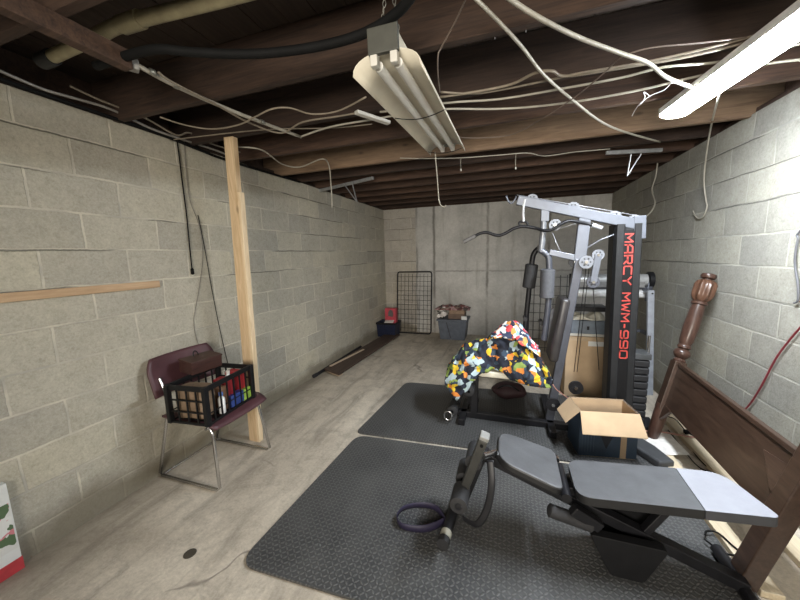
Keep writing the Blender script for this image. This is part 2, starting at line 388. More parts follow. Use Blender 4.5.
# ================================================================== LAMPS
def shop_light(a, b, width, lit):
    """a, b: the ends of the reflector's axis at its open rim"""
    a, b = Vector(a), Vector(b); d = (b-a).normalized(); side = Vector((0, 0, 1)).cross(d).normalized(); upv = d.cross(side)
    if lit: t = thing('shop_light', (a+b)/2, 'lit white shop light under the joists near the right wall', 'ceiling light')
    else: t = thing('shop_light', (a+b)/2, 'unlit cream two tube fluorescent fixture hanging from the joists', 'ceiling light')
    n = 14; hw = width/2
    if not lit:
        prof = []
        for k in range(n+1):
            an = PI*k/n; prof.append((-math.cos(an)*hw, math.sin(an)**.8*.062))
        bm = B(); rows = []
        for j in range(9):
            p = a+(b-a)*j/8; rows.append([bm.verts.new(p+side*u+upv*v) for u, v in prof])
        for A, C in zip(rows, rows[1:]):
            for k in range(n): bm.faces.new((A[k], A[k+1], C[k+1], C[k]))
        obj('reflector', bm, M('cream_enamel', (.60, .555, .45), .38, 0, .06, 5), t, smooth=True, solid=.003, recalc=False)
        for s in (-.036, .036):
            bm = B(); cyl(bm, a+side*s+upv*.03+d*.03, b+side*s+upv*.03-d*.03, .017, seg=16)
            obj('fluorescent_tube', bm, M('unlit_tube_glass', (.75, .74, .70), .12, 0, .02), t, smooth='auto')
        G = M('dark_grey_enamel', (.055, .055, .045), .55)
        for q, sg in ((a, -1), (b, 1)):
            bm = B(); beam(bm, q+upv*.045+d*sg*.012, q+upv*.125+d*sg*.012, .108, .02, side)
            e = obj('end_plate', bm, G, t, bevel=.003)
            for s in (-.036, .036):
                bm = B(); beam(bm, q+side*s+upv*.012+d*sg*.004, q+side*s+upv*.055+d*sg*.004, .026, .03, side); obj('lamp_socket', bm, WHITE, e, bevel=.004)
        bm = B(); beam(bm, a+upv*.088, b+upv*.088, .10, .045, side); obj('ballast_housing', bm, M('cream_enamel', (.6, .55, .45)), t, bevel=.004)
        for f_ in (.36, .93):
            p = a+(b-a)*f_; bm = B(); tube(bm, [p+side*(hw+.004)+upv*.004, p+side*hw*.5-upv*.012, p-upv*.018, p-side*hw*.5-upv*.012, p-side*(hw+.004)+upv*.004], .0022, 6); obj('retaining_wire', bm, CBLK, t, smooth=True)
        for q, dd in ((a, d*.06), (b, -d*.06)):
            for s in (-.035, .035):
                bm = B(); p0 = q+dd+side*s+upv*.12; p1 = q+dd+side*s*.4; p1.z = ZC+.03 if q is b else ZC+.06
                L = (p1-p0).length; nn = max(2, int(L/.022))
                for k in range(nn):
                    c = p0+(p1-p0)*(k+.5)/nn; u = Vector((1, 0, 0)) if k % 2 else Vector((0, 1, 0))
                    tube(bm, [c+Vector((0, 0, .013)), c+u*.006, c-Vector((0, 0, .013)), c-u*.006], .0014, 5, True, 3)
                obj('hanging_chain', bm, M('dull_zinc', (.35, .34, .30), .4, .8), t, smooth=True)
    else:
        bm = B(); beam(bm, a+upv*.036, b+upv*.036, width*1.03, .036, side)
        obj('housing', bm, M('white_enamel', (.8, .8, .78), .4), t, bevel=.004)
        E_, tt, bb = nt('lit_diffuser'); bb.inputs['Base Color'].default_value = (.9, .9, .9, 1)
        bb.inputs['Emission Color'].default_value = (.87, .935, 1., 1); bb.inputs['Emission Strength'].default_value = LAMP_STRENGTH
        bm = B(); prof = []
        for k in range(13):
            an = PI*k/12; prof.append((-math.cos(an)*hw, .016-math.sin(an)**.7*.026))
        prism(bm, [a+side*u+upv*v for u, v in prof], b-a)
        obj('diffuser', bm, E_, t, smooth='auto')
        for q, sg in ((a, -1), (b, 1)):
            bm = B(); beam(bm, q+upv*.010+d*sg*.008, q+upv*.055+d*sg*.008, width*1.03, .016, side); obj('end_cap', bm, WHITE, t, bevel=.003)
        for f_ in (.08, .92):
            p = a+(b-a)*f_; bm = B(); cyl(bm, p+upv*.068, Vector((p.x, p.y, ZC+.03)), .004, seg=8); obj('hanger', bm, CHROME, t)
    return t
shop_light((.965, 1.44, 2.235), (.878, 2.37, 2.235), .14, True)
shop_light((-.415, 1.13, 2.12), (-.43, 2.40, 2.20), .245, False)

# ================================================================== CEILING RUN OF PIPES AND CABLES
ZK = 2.318
bm = B(); beam(bm, (-1.53, -.6, 2.305), (-1.50, 1.02, 2.305), .05, .07, (1, 0, 0))
tag(obj('furring_strip', bm, JOIST, bevel=.003), 'dark wood strip fixed under the joists above the near left', 'wood strip')
t = thing('drain_pipe', (-1.6, 1.02, 2.42), 'old cream waste pipe between the joists at upper left', 'pipe')
PIPE = M('yellowed_pipe', (.33, .285, .17), .5, 0, .12)
P0 = [(-2.00, 1.02, 2.42), (-1.62, 1.00, 2.42), (-1.45, 1.0, 2.425), (-.92, 1.05, 2.43), (-.3, 1.09, 2.44)]
bm = B(); tube(bm, P0, .026, 18, smooth=6); obj('pipe', bm, PIPE, t, smooth='auto')
bm = B(); cyl(bm, (-1.48, 1.0, 2.424), (-1.38, 1.006, 2.426), .032); obj('coupling', bm, PIPE, t, smooth='auto')
bm = B(); cyl(bm, (-2.07, 1.022, 2.42), (-1.98, 1.019, 2.42), .033); obj('pipe_cap', bm, M('black_rubber_cap', (.02, .02, .02), .6), t, smooth='auto')
cable('thick black hose sagging under the joists at upper left', [aZ(96, 66, 2.31), aZ(150, 50, 2.30), aZ(190, 52, 2.29), aZ(230, 54, 2.285), aZ(270, 53, 2.285), aZ(320, 46, 2.29), aZ(365, 33, 2.30), aZ(400, 10, 2.31), aZ(425, -25, 2.32)], .017, CBLK, 'hose', 'hose', seg=14)
t = thing('conduit', aZ(220, 104, 2.3), 'white conduit run in line with the left wall from the grey junction box', 'conduit')
bm = B(); tube(bm, [aZ(137, 65, 2.3), aZ(180, 88, 2.3), aZ(240, 114, 2.3), aZ(301, 137, 2.3)], .0095, 12, smooth=4); obj('pipe', bm, CWHITE, t, smooth=True)
bm = B(); beam(bm, aZ(122, 62, 2.3), aZ(139, 67, 2.3), .042, .042); obj('junction_box', bm, M('grey_box', (.28, .27, .25), .5), t, bevel=.006)
for q in ((152, 72), (176, 86), (262, 122)):
    c = aZ(*q, 2.3); bm = B(); cyl(bm, c-Vector((.002, .01, 0)), c+Vector((.002, .01, 0)), .0125, seg=14); obj('clamp', bm, M('dull_zinc', (.35, .34, .3)), t)
cable('short white cable lying beside the white conduit run', [aZ(158, 72, 2.3), aZ(172, 82, 2.29), aZ(215, 104, 2.29), aZ(250, 123, 2.29), aZ(281, 133, 2.295), aZ(303, 122, 2.31), aZ(340, 116, 2.32), aZ(362, 112, 2.325)], .0055, CTAN)
cable('white cable turning back from the end of the conduit', [aZ(300, 137, 2.3), aZ(330, 127, 2.31), aZ(375, 119, ZK), aZ(410, 113, ZK), aZ(444, 109, ZK), aZ(490, 109, ZK), aZ(530, 107, ZK), aZ(580, 101, ZK), aZ(640, 90, ZK), aZ(690, 78, ZK), aZ(750, 66, ZK), aZ(815, 58, ZK)], .006, CWHITE)
cable('white cable stapled across the joists above the conduit end cable', [aZ(380, 112, ZK), aZ(445, 103, ZK), aZ(500, 99, ZK), aZ(560, 89, ZK), aZ(620, 78, ZK), aZ(665, 67, ZK), aZ(720, 62, ZK), aZ(770, 50, ZK), aZ(830, 38, ZK)], .006, CWHITE)
cable('aged grey cable looping over the middle of the joists', [aZ(440, 97, ZK), aZ(480, 91, ZK), aZ(512, 84, ZK), aZ(535, 73, ZK-.01), aZ(552, 71, ZK-.01), aZ(566, 76, ZK), aZ(620, 68, ZK), aZ(680, 58, ZK), aZ(740, 44, ZK), aZ(810, 24, ZK)], .0065, CTAN)
cable('aged grey cable running parallel to the looping one', [aZ(441, 92, ZK), aZ(480, 93, ZK), aZ(540, 82, ZK), aZ(580, 73, ZK), aZ(640, 63, ZK), aZ(700, 50, ZK), aZ(760, 34, ZK), aZ(820, 14, ZK)], .005, CTAN)
cable('bright white cable slanting from top centre down to the right', [aZ(462, -14, 2.30), aZ(480, 3, 2.30), aZ(500, 23, 2.30), aZ(522, 47, 2.30), aZ(545, 76, 2.30), aZ(575, 102, 2.30), aZ(600, 121, 2.30), aZ(622, 131, 2.305), aZ(660, 142, 2.31)], .0068, CWHITE)
cable('thick white cable crossing toward the lit shop light', [aZ(495, -12, 2.30), aZ(520, 6, 2.30), aZ(545, 21, 2.29), aZ(580, 38, 2.29), aZ(620, 53, 2.285), aZ(648, 63, 2.28), aZ(666, 77, 2.27), aZ(690, 86, 2.27), aZ(705, 89, 2.27)], .0082, CWHITE)
cable('thin dark wire drooping past the end of the fluorescent fixture', [aZ(440, 134, 2.28), aZ(470, 138, 2.27), aZ(510, 135, 2.27), aZ(540, 120, 2.28), aZ(575, 97, 2.29), aZ(605, 72, 2.30), aZ(620, 58, 2.30), aZ(650, 48, 2.31), aZ(700, 43, 2.31), aZ(760, 36, 2.32), aZ(830, 30, 2.32)], .003, M('dark_wire', (.12, .09, .07), .6), 'wire', 'wire')
cable('slim white cord strung under the far joists', [aZ(400, 158, 2.29), aZ(420, 158.5, 2.285), aZ(459, 158, 2.285), aZ(500, 155, 2.285), aZ(527, 153, 2.29), aZ(545, 156, 2.29), aZ(575, 152, 2.29), aZ(610, 149, 2.29)], .004, CWHITE, 'cord', 'cord')
for (x, y, l, side_) in ((461, 158, .085, 'left'), (516, 154, .10, 'right')):
    p = aZ(x, y, 2.285); t = thing('pull_string', p-Vector((0, 0, l)), f'short {side_} pull string hanging from the slim white cord', 'pull string', 'pull strings under the joists')
    bm = B(); tube(bm, [p, p-Vector((.003, 0, l*.5)), p-Vector((0, 0, l))], .002, 6); obj('string', bm, CWHITE, t)
    bm = B(); lathe(bm, p-Vector((0, 0, l+.02)), (0, 0, 1), [(0, .006), (.01, .007), (.02, .003)], 10); obj('pull_knob', bm, WHITE, t, smooth=True)
p = aZ(435, 152, 2.2)
cable('white pull cord hanging from the far end of the fluorescent fixture', [p, aY(437, 175, p.y), aY(438.5, 195, p.y), aY(440, 204, p.y), aY(444, 207, p.y), aY(446, 205, p.y)], .0035, CWHITE, 'cord', 'cord')
cable('thin wire dangling from the joists right of the fluorescent fixture', [aZ(467, -4, 2.33), aZ(455, 22, 2.33), aZ(441, 48, 2.30), aZ(438, 56, 2.28), aZ(438, 75, 2.26), aZ(440, 92, 2.29)], .003, M('dark_wire', (.12, .09, .07)), 'wire', 'wire')
cable('white cable looping beyond the wooden post with its cut end dangling', [aZ(238, 147, 2.31), aZ(262, 150, 2.31), aZ(282, 164, 2.30), aZ(300, 167, 2.30), aZ(322, 159, 2.31), aZ(329, 166, 2.29), aY(331, 185, 2.66), aY(332, 200, 2.66), aY(332, 208, 2.66)], .0055, CWHITE)
cable('brown cable sagging in front of the wooden post top', [aZ(160, 117, 2.31), aZ(185, 125, 2.30), aZ(212, 129, 2.29), aZ(238, 125, 2.28), aZ(255, 117, 2.28), aZ(272, 109, 2.28), aZ(290, 108, 2.28), aZ(312, 114, 2.28), aZ(338, 111, 2.28), aZ(366, 97, 2.27)], .0045, CTAN)
cable('tan cable tacked along a joist behind the wooden post', [aZ(170, 140, 2.33), aZ(260, 130, 2.325), aZ(330, 128, 2.32), aZ(372, 124, 2.32)], .004, CTAN)
# small white raceway by the fixture
bm = B(); beam(bm, aZ(356, 112, 2.305), aZ(389, 123, 2.305), .035, .02); tag(obj('raceway', bm, WHITE, bevel=.004), 'short white raceway piece on the joists left of the fluorescent fixture', 'raceway')
# cables on top of the left wall
for k, (lab, pts, r, mm) in enumerate((
    ('black cable bundled along the very top of the left wall', [(-20, 72), (60, 100), (110, 117), (160, 134), (200, 150), (230, 161), (300, 182)], .011, CBLK),
    ('silver cable running along the top of the left wall', [(-20, 62), (40, 88), (70, 97), (110, 109), (150, 128), (178, 138), (215, 150), (232, 157)], .0075, M('silvery_jacket', (.30, .28, .25), .4, .3)),
    ('grey cable hugging the sill above the left wall', [(70, 86), (100, 100), (145, 118), (176, 135), (190, 133), (215, 145), (250, 155)], .006, CTAN))):
    cable(lab, [aX(x, y, XL+.04+.014*k) for x, y in pts], r, mm)
t = thing('cable', aX(178, 137, -2.265), 'black cord with a plug hanging down the left wall', 'cable')
bm = B(); tube(bm, [aX(*q, -2.275) for q in ((176, 134), (179, 155), (182, 180), (186, 210), (189, 240), (192, 270))], .0045, 8); obj('cord', bm, CBLK, t, smooth=True)
a_ = aX(192, 268, -2.272); bm = B(); lathe(bm, a_-Vector((0, 0, .05)), (0, 0, 1), [(0, .004), (.006, .012), (.04, .011), (.052, .005)], 12); obj('plug', bm, CBLK, t, smooth=True)
cable('thin grey wire hanging on the left wall beside the corded plug', [aX(*q, -2.28) for q in ((184, 140), (186, 170), (190, 200), (199, 225), (203, 255), (199, 290), (194, 320), (197, 340), (204, 354), (209, 358))], .0026, M('grey_wire', (.25, .23, .2), .6), 'wire', 'wire')
cable('dark wire hanging on the left wall down behind the chair', [aX(*q, -2.28) for q in ((198, 215), (205, 250), (212, 290), (220, 330), (228, 364))], .0026, CBLK, 'wire', 'wire')
# right side cables
L2 = [aZ(720, 92, 2.24), aX(712, 122, 1.30), aX(707, 150, 1.40), aX(704, 180, 1.45), aX(706, 200, 1.47), aX(707, 207, 1.475), aX(703, 217, 1.475), aX(697, 218, 1.475), aX(693, 211, 1.475)]
cable('white cord dropping from the lit shop light down the right wall', L2, .0055, CWHITE, 'power_cord', 'cord')
cable('white cord hanging at the right wall above the gym tower', [aX(658, 158, 1.40), aX(656, 175, 1.40), aX(652, 190, 1.38), aX(655, 203, 1.36), aX(650, 213, 1.30), aX(641, 220, 1.22)], .0065, CWHITE, 'power_cord', 'cord')
cable('dull red cord looped against the right wall', [aX(x, y, 1.475) for x, y in ((741, 413), (750, 404), (762, 385), (775, 360), (788, 342), (803, 325), (815, 318))]+[Vector((1.475, 1.9, 1.30)), Vector((1.475, 1.7, 1.8)), Vector((1.475, 1.6, 2.33))], .005, M('red_jacket', (.20, .025, .035), .45), 'power_cord', 'cord')
cable('dark grey cord hanging at the right edge on the right wall', [Vector((1.475, 1.84, 2.33)), Vector((1.475, 1.85, 1.95))]+[aX(x, y, 1.475) for x, y in ((806, 225), (798, 240), (795, 262), (798, 285), (798, 300), (794, 303))], .0055, M('grey_jacket', (.11, .11, .12), .4), 'power_cord', 'cord')
# ceiling brackets
def bracket(label, p0, p1, s0, s1, s2, wd=.03):
    t = thing('metal_bracket', p1, label, 'bracket')
    Z = M('galvanised_steel', (.45, .46, .47), .42, .6)
    bm = B(); beam(bm, p0, p1, wd, .03, (0, 1, 0)); obj('crossbar', bm, Z, t, bevel=.002)
    for a, b in ((s0, s2), (s1, s2)):
        bm = B(); beam(bm, a, b, .022, .006, (0, 1, 0)); obj('strut', bm, Z, t, bevel=.001)
bracket('grey metal bracket fixed under the joists near the left wall', aZ(318, 191, 2.32), aZ(373, 178, 2.32), aY(344, 184, 3.4), aY(352, 182, 3.4), aY(357, 202, 3.38))
bracket('grey slotted metal bracket under the joists above the gym tower', aZ(606, 153, 2.32), aZ(662, 150, 2.32), aY(631, 154, 3.05), aY(641, 154, 3.05), aY(627, 176, 3.05), .022)
# lit cobwebs by the lamp
bm = B()
for pts in (((632, 116), (638, 106), (650, 96), (664, 90), (672, 82)), ((638, 106), (642, 103), (645, 97), (644, 92), (650, 96))):
    tube(bm, [aZ(x, y, 2.31) for x, y in pts], .0022, 5)
tag(obj('cobweb', bm, M('cobweb', (.7, .7, .7), .8), smooth=True), 'dusty cobweb strands on the joists beside the lit shop light', 'cobweb')

# ================================================================== LEFT SIDE
t = thing('wood_post', (-1.94, 1.93, 0), 'pale pine stud standing upright near the left wall', 'post')
a, b = Vector((-1.965, 1.955, 0)), Vector((-1.875, 1.90, 2.338)); bm = B(); beam(bm, a, b, .080, .045, (1, 0, 0)); obj('stud', bm, PINE, t, bevel=.003)
bm = B(); c = a+(b-a)*.84; beam(bm, a+Vector((.0525, 0, 0)), c+Vector((.0525, 0, 0)), .024, .045, (1, 0, 0)); obj('stud_sister', bm, wood('pale_pine', (.62, .47, .29), (.82, .66, .46), 2, .6), t, bevel=.003)
bm = B(); span(bm, (XL, .30, 1.312), (XL+.02, 1.56, 1.357))
tag(obj('wood_strip', bm, wood('pine_strip', (.42, .27, .15), (.60, .42, .26), 1, .7, .7), bevel=.002), 'bare wooden strip nailed to the left block wall', 'wood strip')
# --- printed carton at the lower left edge
t = thing('printed_carton', (-2.268, .50, 0), 'white and red printed carton leaning on the left wall at the photo edge', 'carton')
PR = print_mat('leaf_print', [(0, (.70, .70, .68)), (.45, (.10, .16, .08)), (.58, (.62, .22, .25)), (.68, (.30, .33, .34)), (.76, (.75, .75, .73))], 16, 2)
bm = B(); span(bm, (-2.287, .28, .002), (-2.250, .715, .460)); obj('box', bm, M('white_card', (.72, .73, .72), .5, 0, .03), t, bevel=.002)
bm = B(); span(bm, (-2.2505, .34, .12), (-2.249, .708, .36)); obj('printed_panel', bm, PR, t)
bm = B(); span(bm, (-2.289, .278, 0), (-2.247, .717, .065)); obj('red_band', bm, M('red_card', (.50, .05, .06), .5), t, bevel=.001)
# --- floor hole
bm = B(); c = Vector((-1.517, 1.017, .001)); lathe(bm, c-Vector((0, 0, .004)), (0, 0, 1), [(0, .02), (.0055, .030), (.006, .028)], 20)
tag(obj('floor_drain', bm, M('dark_hole', (.06, .05, .035), .8)), 'small dark capped drain hole in the floor before the chair', 'drain')

# --- chair
t = thing('stacking_chair', (-1.99, 1.62, 0), 'maroon sled base stacking chair against the left wall', 'chair')
MAR = M('maroon_plastic', (.085, .035, .042), .45, 0, .12, 8)
def leg_frame(y, yo, nm='leg_frame'):
    pts = [(-2.135, y, .60), (-2.16, y, .46), (-2.22, yo, .20), (-2.275, yo, .03), (-2.262, yo, .012), (-1.76, yo, .012), (-1.735, yo, .03), (-1.765, y, .38), (-1.79, y, .44), (-1.85, y, .445), (-2.12, y, .435)]
    bm = B(); P = [Vector(p) for p in pts]; Q = []
    for i, p in enumerate(P):
        if 0 < i < len(P)-1 and i not in (2, 3, 4, 5, 6, 7, 8): Q += round_poly([P[i-1], p, P[i+1]], .03, 3)[4:8]
        else: Q.append(p)
    tube(bm, Q, .0105, 10, smooth=0); return obj(nm, bm, CHROME, t, smooth=True)
leg_frame(1.42, 1.40); leg_frame(1.82, 1.86)
for x, z in ((-2.26, .014), (-1.80, .425)):
    bm = B(); cyl(bm, (x, 1.40, z), (x, 1.86, z), .0095, seg=10); obj('crossbar', bm, CHROME, t, smooth='auto')
def curved_slab(f, nu, nv):
    bm = B(); V = [[bm.verts.new(f(i/nu, j/nv)) for j in range(nv+1)] for i in range(nu+1)]
    for i in range(nu):
        for j in range(nv): bm.faces.new((V[i][j], V[i+1][j], V[i+1][j+1], V[i][j+1]))
    return bm
def rc(u, p=6): u = u*2-1; return u
def seatf(u, v):
    x = -2.12+u*.42; y = 1.36+v*.5; e = abs(v*2-1)
    x2 = -2.12+.42*u; yy = 1.61+(y-1.61)*(1-.10*max(0, u-.75)/.25*1)
    z = .462 + .012*e**3 - .03*max(0, (u-.8)/.2)**2 + .015*(1-u)**4
    return Vector((x2, yy, z))
obj('seat', curved_slab(seatf, 14, 14), MAR, t, smooth=True, solid=.012)
def backf(u, v):                       # u up, v across
    y = 1.61+(v-.5)*.50*(1-.16*max(0, (u-.6)/.4)**2); z = .60+u*.25
    x = -2.155-.07*u - .03*(1-(v*2-1)**2)
    return Vector((x, y, z))
obj('backrest', curved_slab(backf, 10, 16), MAR, t, smooth=True, solid=.012)
for y in (1.42, 1.82):
    bm = B(); tube(bm, [(-2.135, y, .58), (-2.155, y, .64), (-2.19, y, .72)], .0105, 10); obj('back_support', bm, CHROME, t, smooth=True)

# --- crate on the chair
CR = M('black_crate_plastic', (.007, .007, .008), .45, spec=.3)
Rc = heading(.10); cc = Vector((-1.885, 1.555, .476))
def cp(x, y, z): return cc + Rc @ Vector((x, y, z))
t = thing('storage_crate', cc, 'black open grid crate sitting on the maroon chair', 'crate')
hx, hy, hh = .14, .205, .25
bm = B()
for z, hgt in ((.008, .016), (.235, .034)):
    for s in (-1, 1):
        beam(bm, cp(s*hx, -hy, z), cp(s*hx, hy, z), hgt, .012, (0, 0, 1)); beam(bm, cp(-hx, s*hy, z), cp(hx, s*hy, z), hgt, .012, (0, 0, 1))
for sx in (-1, 1):
    for sy in (-1, 1): beam(bm, cp(sx*hx, sy*hy, 0), cp(sx*hx, sy*hy, .252), .030, .030)
obj('frame', bm, CR, t, bevel=.003)
for nm, ax in (('side_grid', 0), ('end_grid', 1)):
    for s in (-1, 1):
        bm = B()
        if ax == 0:
            for k in range(1, 7): yy = -hy+2*hy*k/7; beam(bm, cp(s*hx, yy, 0), cp(s*hx, yy, .24), .009, .008)
            for z in (.075,): beam(bm, cp(s*hx, -hy, z), cp(s*hx, hy, z), .006, .006)
        else:
            for k in range(1, 4): xx = -hx+2*hx*k/4; beam(bm, cp(xx, s*hy, 0), cp(xx, s*hy, .24), .009, .008)
            for z in (.08, .155): beam(bm, cp(-hx, s*hy, z), cp(hx, s*hy, z), .009, .008)
        obj(nm, bm, CR, t)
bm = B()
for k in range(9): beam(bm, cp(-hx, -hy+2*hy*k/8, .004), cp(hx, -hy+2*hy*k/8, .004), .01, .006)
obj('base_grid', bm, CR, t)
# contents
BAG = M('brown_paper', (.22, .15, .095), .8, 0, .12, 20, .4, 60)
bm = B(); box(bm, cp(-.02, -.12, .118), (.20, .12, .205), Rc); bmesh.ops.subdivide_edges(bm, edges=bm.edges, cuts=5, use_grid_fill=True)
for v in bm.verts: v.co += Vector(noise.noise_vector(v.co*14))*.012
tag(obj('paper_bag', bm, BAG, smooth=True, sub=1), 'crumpled brown paper bag inside the black crate, near end', 'paper bag')
for lab, col, x, y, z, sz, nm in (
    ('dark red carton upright inside the crate', (.26, .02, .026), .06, .03, .11, (.10, .07, .20), 'carton'),
    ('bright red carton by the far end of the crate', (.36, .025, .03), .055, .15, .14, (.11, .07, .16), 'carton'),
    ('blue packet low in the crate beside the red cartons', (.025, .05, .20), .115, .06, .055, (.05, .12, .08), 'packet'),
    ('lime green packet in the far corner of the crate', (.26, .40, .06), .118, .155, .05, (.04, .08, .08), 'packet'),
    ('tan packet in the middle of the crate', (.22, .12, .07), .10, -.035, .10, (.05, .05, .16), 'packet')):
    bm = B(); box(bm, cp(x, y, z+.004), sz, Rc @ Matrix.Rotation(random.uniform(-.06, .06), 3, 'X')); tag(obj(nm, bm, M(lab, col, .4), bevel=.006), lab, nm)
WB = M('white_bottle_plastic', (.75, .76, .75), .35)
for i, (x, y, l, z0) in enumerate(((.125, -.07, 'white capped bottle lying low in the crate corner', .02), (.04, .10, 'white bottle top poking up between the red cartons', .10))):
    t2 = thing('plastic_bottle', cp(x, y, z0), l, 'bottle')
    bm = B(); lathe(bm, cp(x, y, z0), (0, 0, 1), [(0, .018), (.004, .021), (.10, .021), (.115, .010), (.12, .010)], 16); obj('bottle', bm, WB, t2, smooth='auto')
    bm = B(); lathe(bm, cp(x, y, z0+.12), (0, 0, 1), [(0, .013), (.02, .013)], 14); obj('cap', bm, WHITE if i else M('blue_cap', (.1, .2, .5)), t2, smooth='auto')
# wooden box with latch behind the crate
t = thing('wooden_box', (-2.07, 1.60, .70), 'small reddish wooden box tilted between crate and chair back', 'box')
RB = wood('red_wood', (.036, .015, .012), (.070, .028, .021), 1, .5)
Rb = Matrix.Rotation(-.12, 3, 'Z') @ Matrix.Rotation(.08, 3, 'Y')
bm = B(); box(bm, (-2.055, 1.625, .765), (.14, .22, .08), Rb); obj('box_body', bm, RB, t, bevel=.004)
bm = B(); box(bm, (-2.055+.004, 1.625, .809), (.146, .226, .012), Rb); obj('lid', bm, RB, t, bevel=.003)
bm = B(); tube(bm, [(-2.10, 1.65, .812), (-2.105, 1.64, .84), (-2.10, 1.62, .852), (-2.095, 1.605, .84), (-2.09, 1.605, .815)], .004, 8); obj('hook', bm, BLK, t, smooth=True)

# --- planks by the left wall
t = thing('dark_board', (-2.1, 4.3, 0), 'long dark brown board lying along the foot of the left wall', 'board')
DB = wood('dark_board', (.040, .026, .020), (.085, .055, .042), 1, .6)
bm = B(); P = [(-2.24, 3.47, .03), (-1.96, 3.35, .03), (-1.86, 5.42, .03), (-2.13, 5.42, .03)]; prism(bm, P, (0, 0, .022)); obj('board', bm, DB, t, bevel=.002)
bm = B(); prism(bm, [(-2.215, 3.50, .0), (-1.985, 3.39, .0), (-1.975, 3.47, .0), (-2.205, 3.57, .0)], (0, 0, .03)); obj('cleat', bm, wood('pale_end', (.4, .3, .2), (.5, .4, .3), 1), t)
bm = B(); prism(bm, [(-2.1, 5.2, .0), (-1.9, 5.2, .0), (-1.9, 5.28, .0), (-2.1, 5.28, .0)], (0, 0, .03)); obj('cleat', bm, DB, t)
t = thing('metal_rail', (-2.26, 3.6, 0), 'black pole tip and narrow dark rail leaning in the angle behind the dark board', 'rail')
bm = B(); cyl(bm, (-2.265, 3.30, .022), (-2.262, 4.6, .022), .020); obj('pole', bm, BLK, t, smooth='auto')
bm = B(); cyl(bm, (-2.265, 3.26, .024), (-2.265, 3.33, .024), .0235); obj('end_cap', bm, FOAM, t, smooth='auto')
bm = B(); beam(bm, (-2.20, 3.55, .063), (-2.09, 4.35, .063), .03, .014, (1, 0, 0)); tag(obj('wood_strip', bm, wood('tan_strip', (.45, .34, .24), (.55, .44, .33), 1), bevel=.002), 'short tan strip lying on top of the dark board', 'wood strip')

# --- corner: blue crate, red carton
t = thing('storage_crate', (-2.16, 5.48, 0), 'dark blue plastic crate in the far left corner', 'crate')
NB = M('navy_plastic', (.010, .015, .042), .45)
x0, x1, y0_, y1_ = -2.285, -1.915, 5.33, 5.63
bm = B()
def tub(bm, x0, x1, y0, y1, z0, z1, th, tap=.0):
    cx, cy = (x0+x1)/2, (y0+y1)/2
    def ring(z, o, k): return [bm.verts.new((cx+(x-cx)*k+o*sx, cy+(y-cy)*k+o*sy, z)) for x, y, sx, sy in ((x0, y0, 1, 1), (x1, y0, -1, 1), (x1, y1, -1, -1), (x0, y1, 1, -1))]
    A = ring(z0, 0, 1-tap); Bq = ring(z1, 0, 1); C = ring(z1, th, 1); D = ring(z0+th, th, 1-tap)
    bm.faces.new(A[::-1]); bm.faces.new(D)
    for P, Q in ((A, Bq), (Bq, C), (C, D)):
        for k in range(4): bm.faces.new((P[k], P[(k+1) % 4], Q[(k+1) % 4], Q[k]))
tub(bm, x0, x1, y0_, y1_, .002, .27, .008, .1); obj('tub', bm, NB, t, bevel=.006)
bm = B()
for a, b in (((x0-.008, y0_-.008), (x1+.008, y0_)), ((x0-.0, y1_), (x1+.008, y1_+.008)), ((x1, y0_), (x1+.008, y1_)), ((x0-.004, y0_), (x0+.004, y1_))): span(bm, (*a, .235), (*b, .27))
obj('rim', bm, BLK, t, bevel=.002)
bm = B()
for k in range(1, 8): xx = x0+.02+(x1-x0-.04)*k/8; beam(bm, (xx, y0_+.009, .05), (xx, y0_-.001, .23), .006, .006)
for z in (.09, .16): beam(bm, (x0+.02, y0_+.003, z), (x1-.02, y0_+.003, z), .006, .006)
obj('grid_ribs', bm, NB, t)
t = thing('red_carton', (-2.02, 5.5, .27), 'red carton with a dark grey figure print standing in the blue crate', 'carton')
RD = M('red_print_card', (.50, .06, .085), .5)
bm = B(); span(bm, (-2.15, 5.44, .03), (-1.94, 5.54, .52)); obj('box', bm, RD, t, bevel=.003)
bm = B(); prism(bm, [(-2.09, 5.4385, .38), (-2.0, 5.4385, .36), (-1.985, 5.4385, .42), (-2.0, 5.4385, .48), (-2.04, 5.4385, .50), (-2.08, 5.4385, .46)], (0, .001, 0)); obj('print_patch', bm, M('grey_print', (.12, .10, .10), .6), t)
bm = B(); prism(bm, [(-2.12, 5.32, .274), (-1.96, 5.345, .276), (-1.97, 5.435, .30), (-2.13, 5.42, .30)], (0, 0, .006)); tag(obj('paper_sheet', bm, M('white_paper', (.75, .72, .68), .7)), 'crumpled white paper on the front edge of the blue crate', 'paper')

# --- wire rack leaning on back wall
t = thing('wire_rack', (-1.67, 5.70, 0), 'tall black wire grid panel leaning on the far wall', 'wire rack')
def rk(u, v): return Vector((-2.02+u*.67+.02*0, 5.71+v*.135, .013+v*1.15))
bm = B(); tube(bm, round_poly([rk(0, 0), rk(1, 0), rk(1, 1), rk(0, 1)], .05, 5), .0125, 10, True, smooth=0); obj('frame', bm, BLK, t, smooth=True)
bm = B()
for k in range(1, 9): tube(bm, [rk(k/9, 0), rk(k/9, .97)], .003, 6, smooth=0)
for k in range(1, 13): tube(bm, [rk(0, k/13), rk(1, k/13)], .003, 6, smooth=0)
obj('wire_grid', bm, BLK, t, smooth=True)

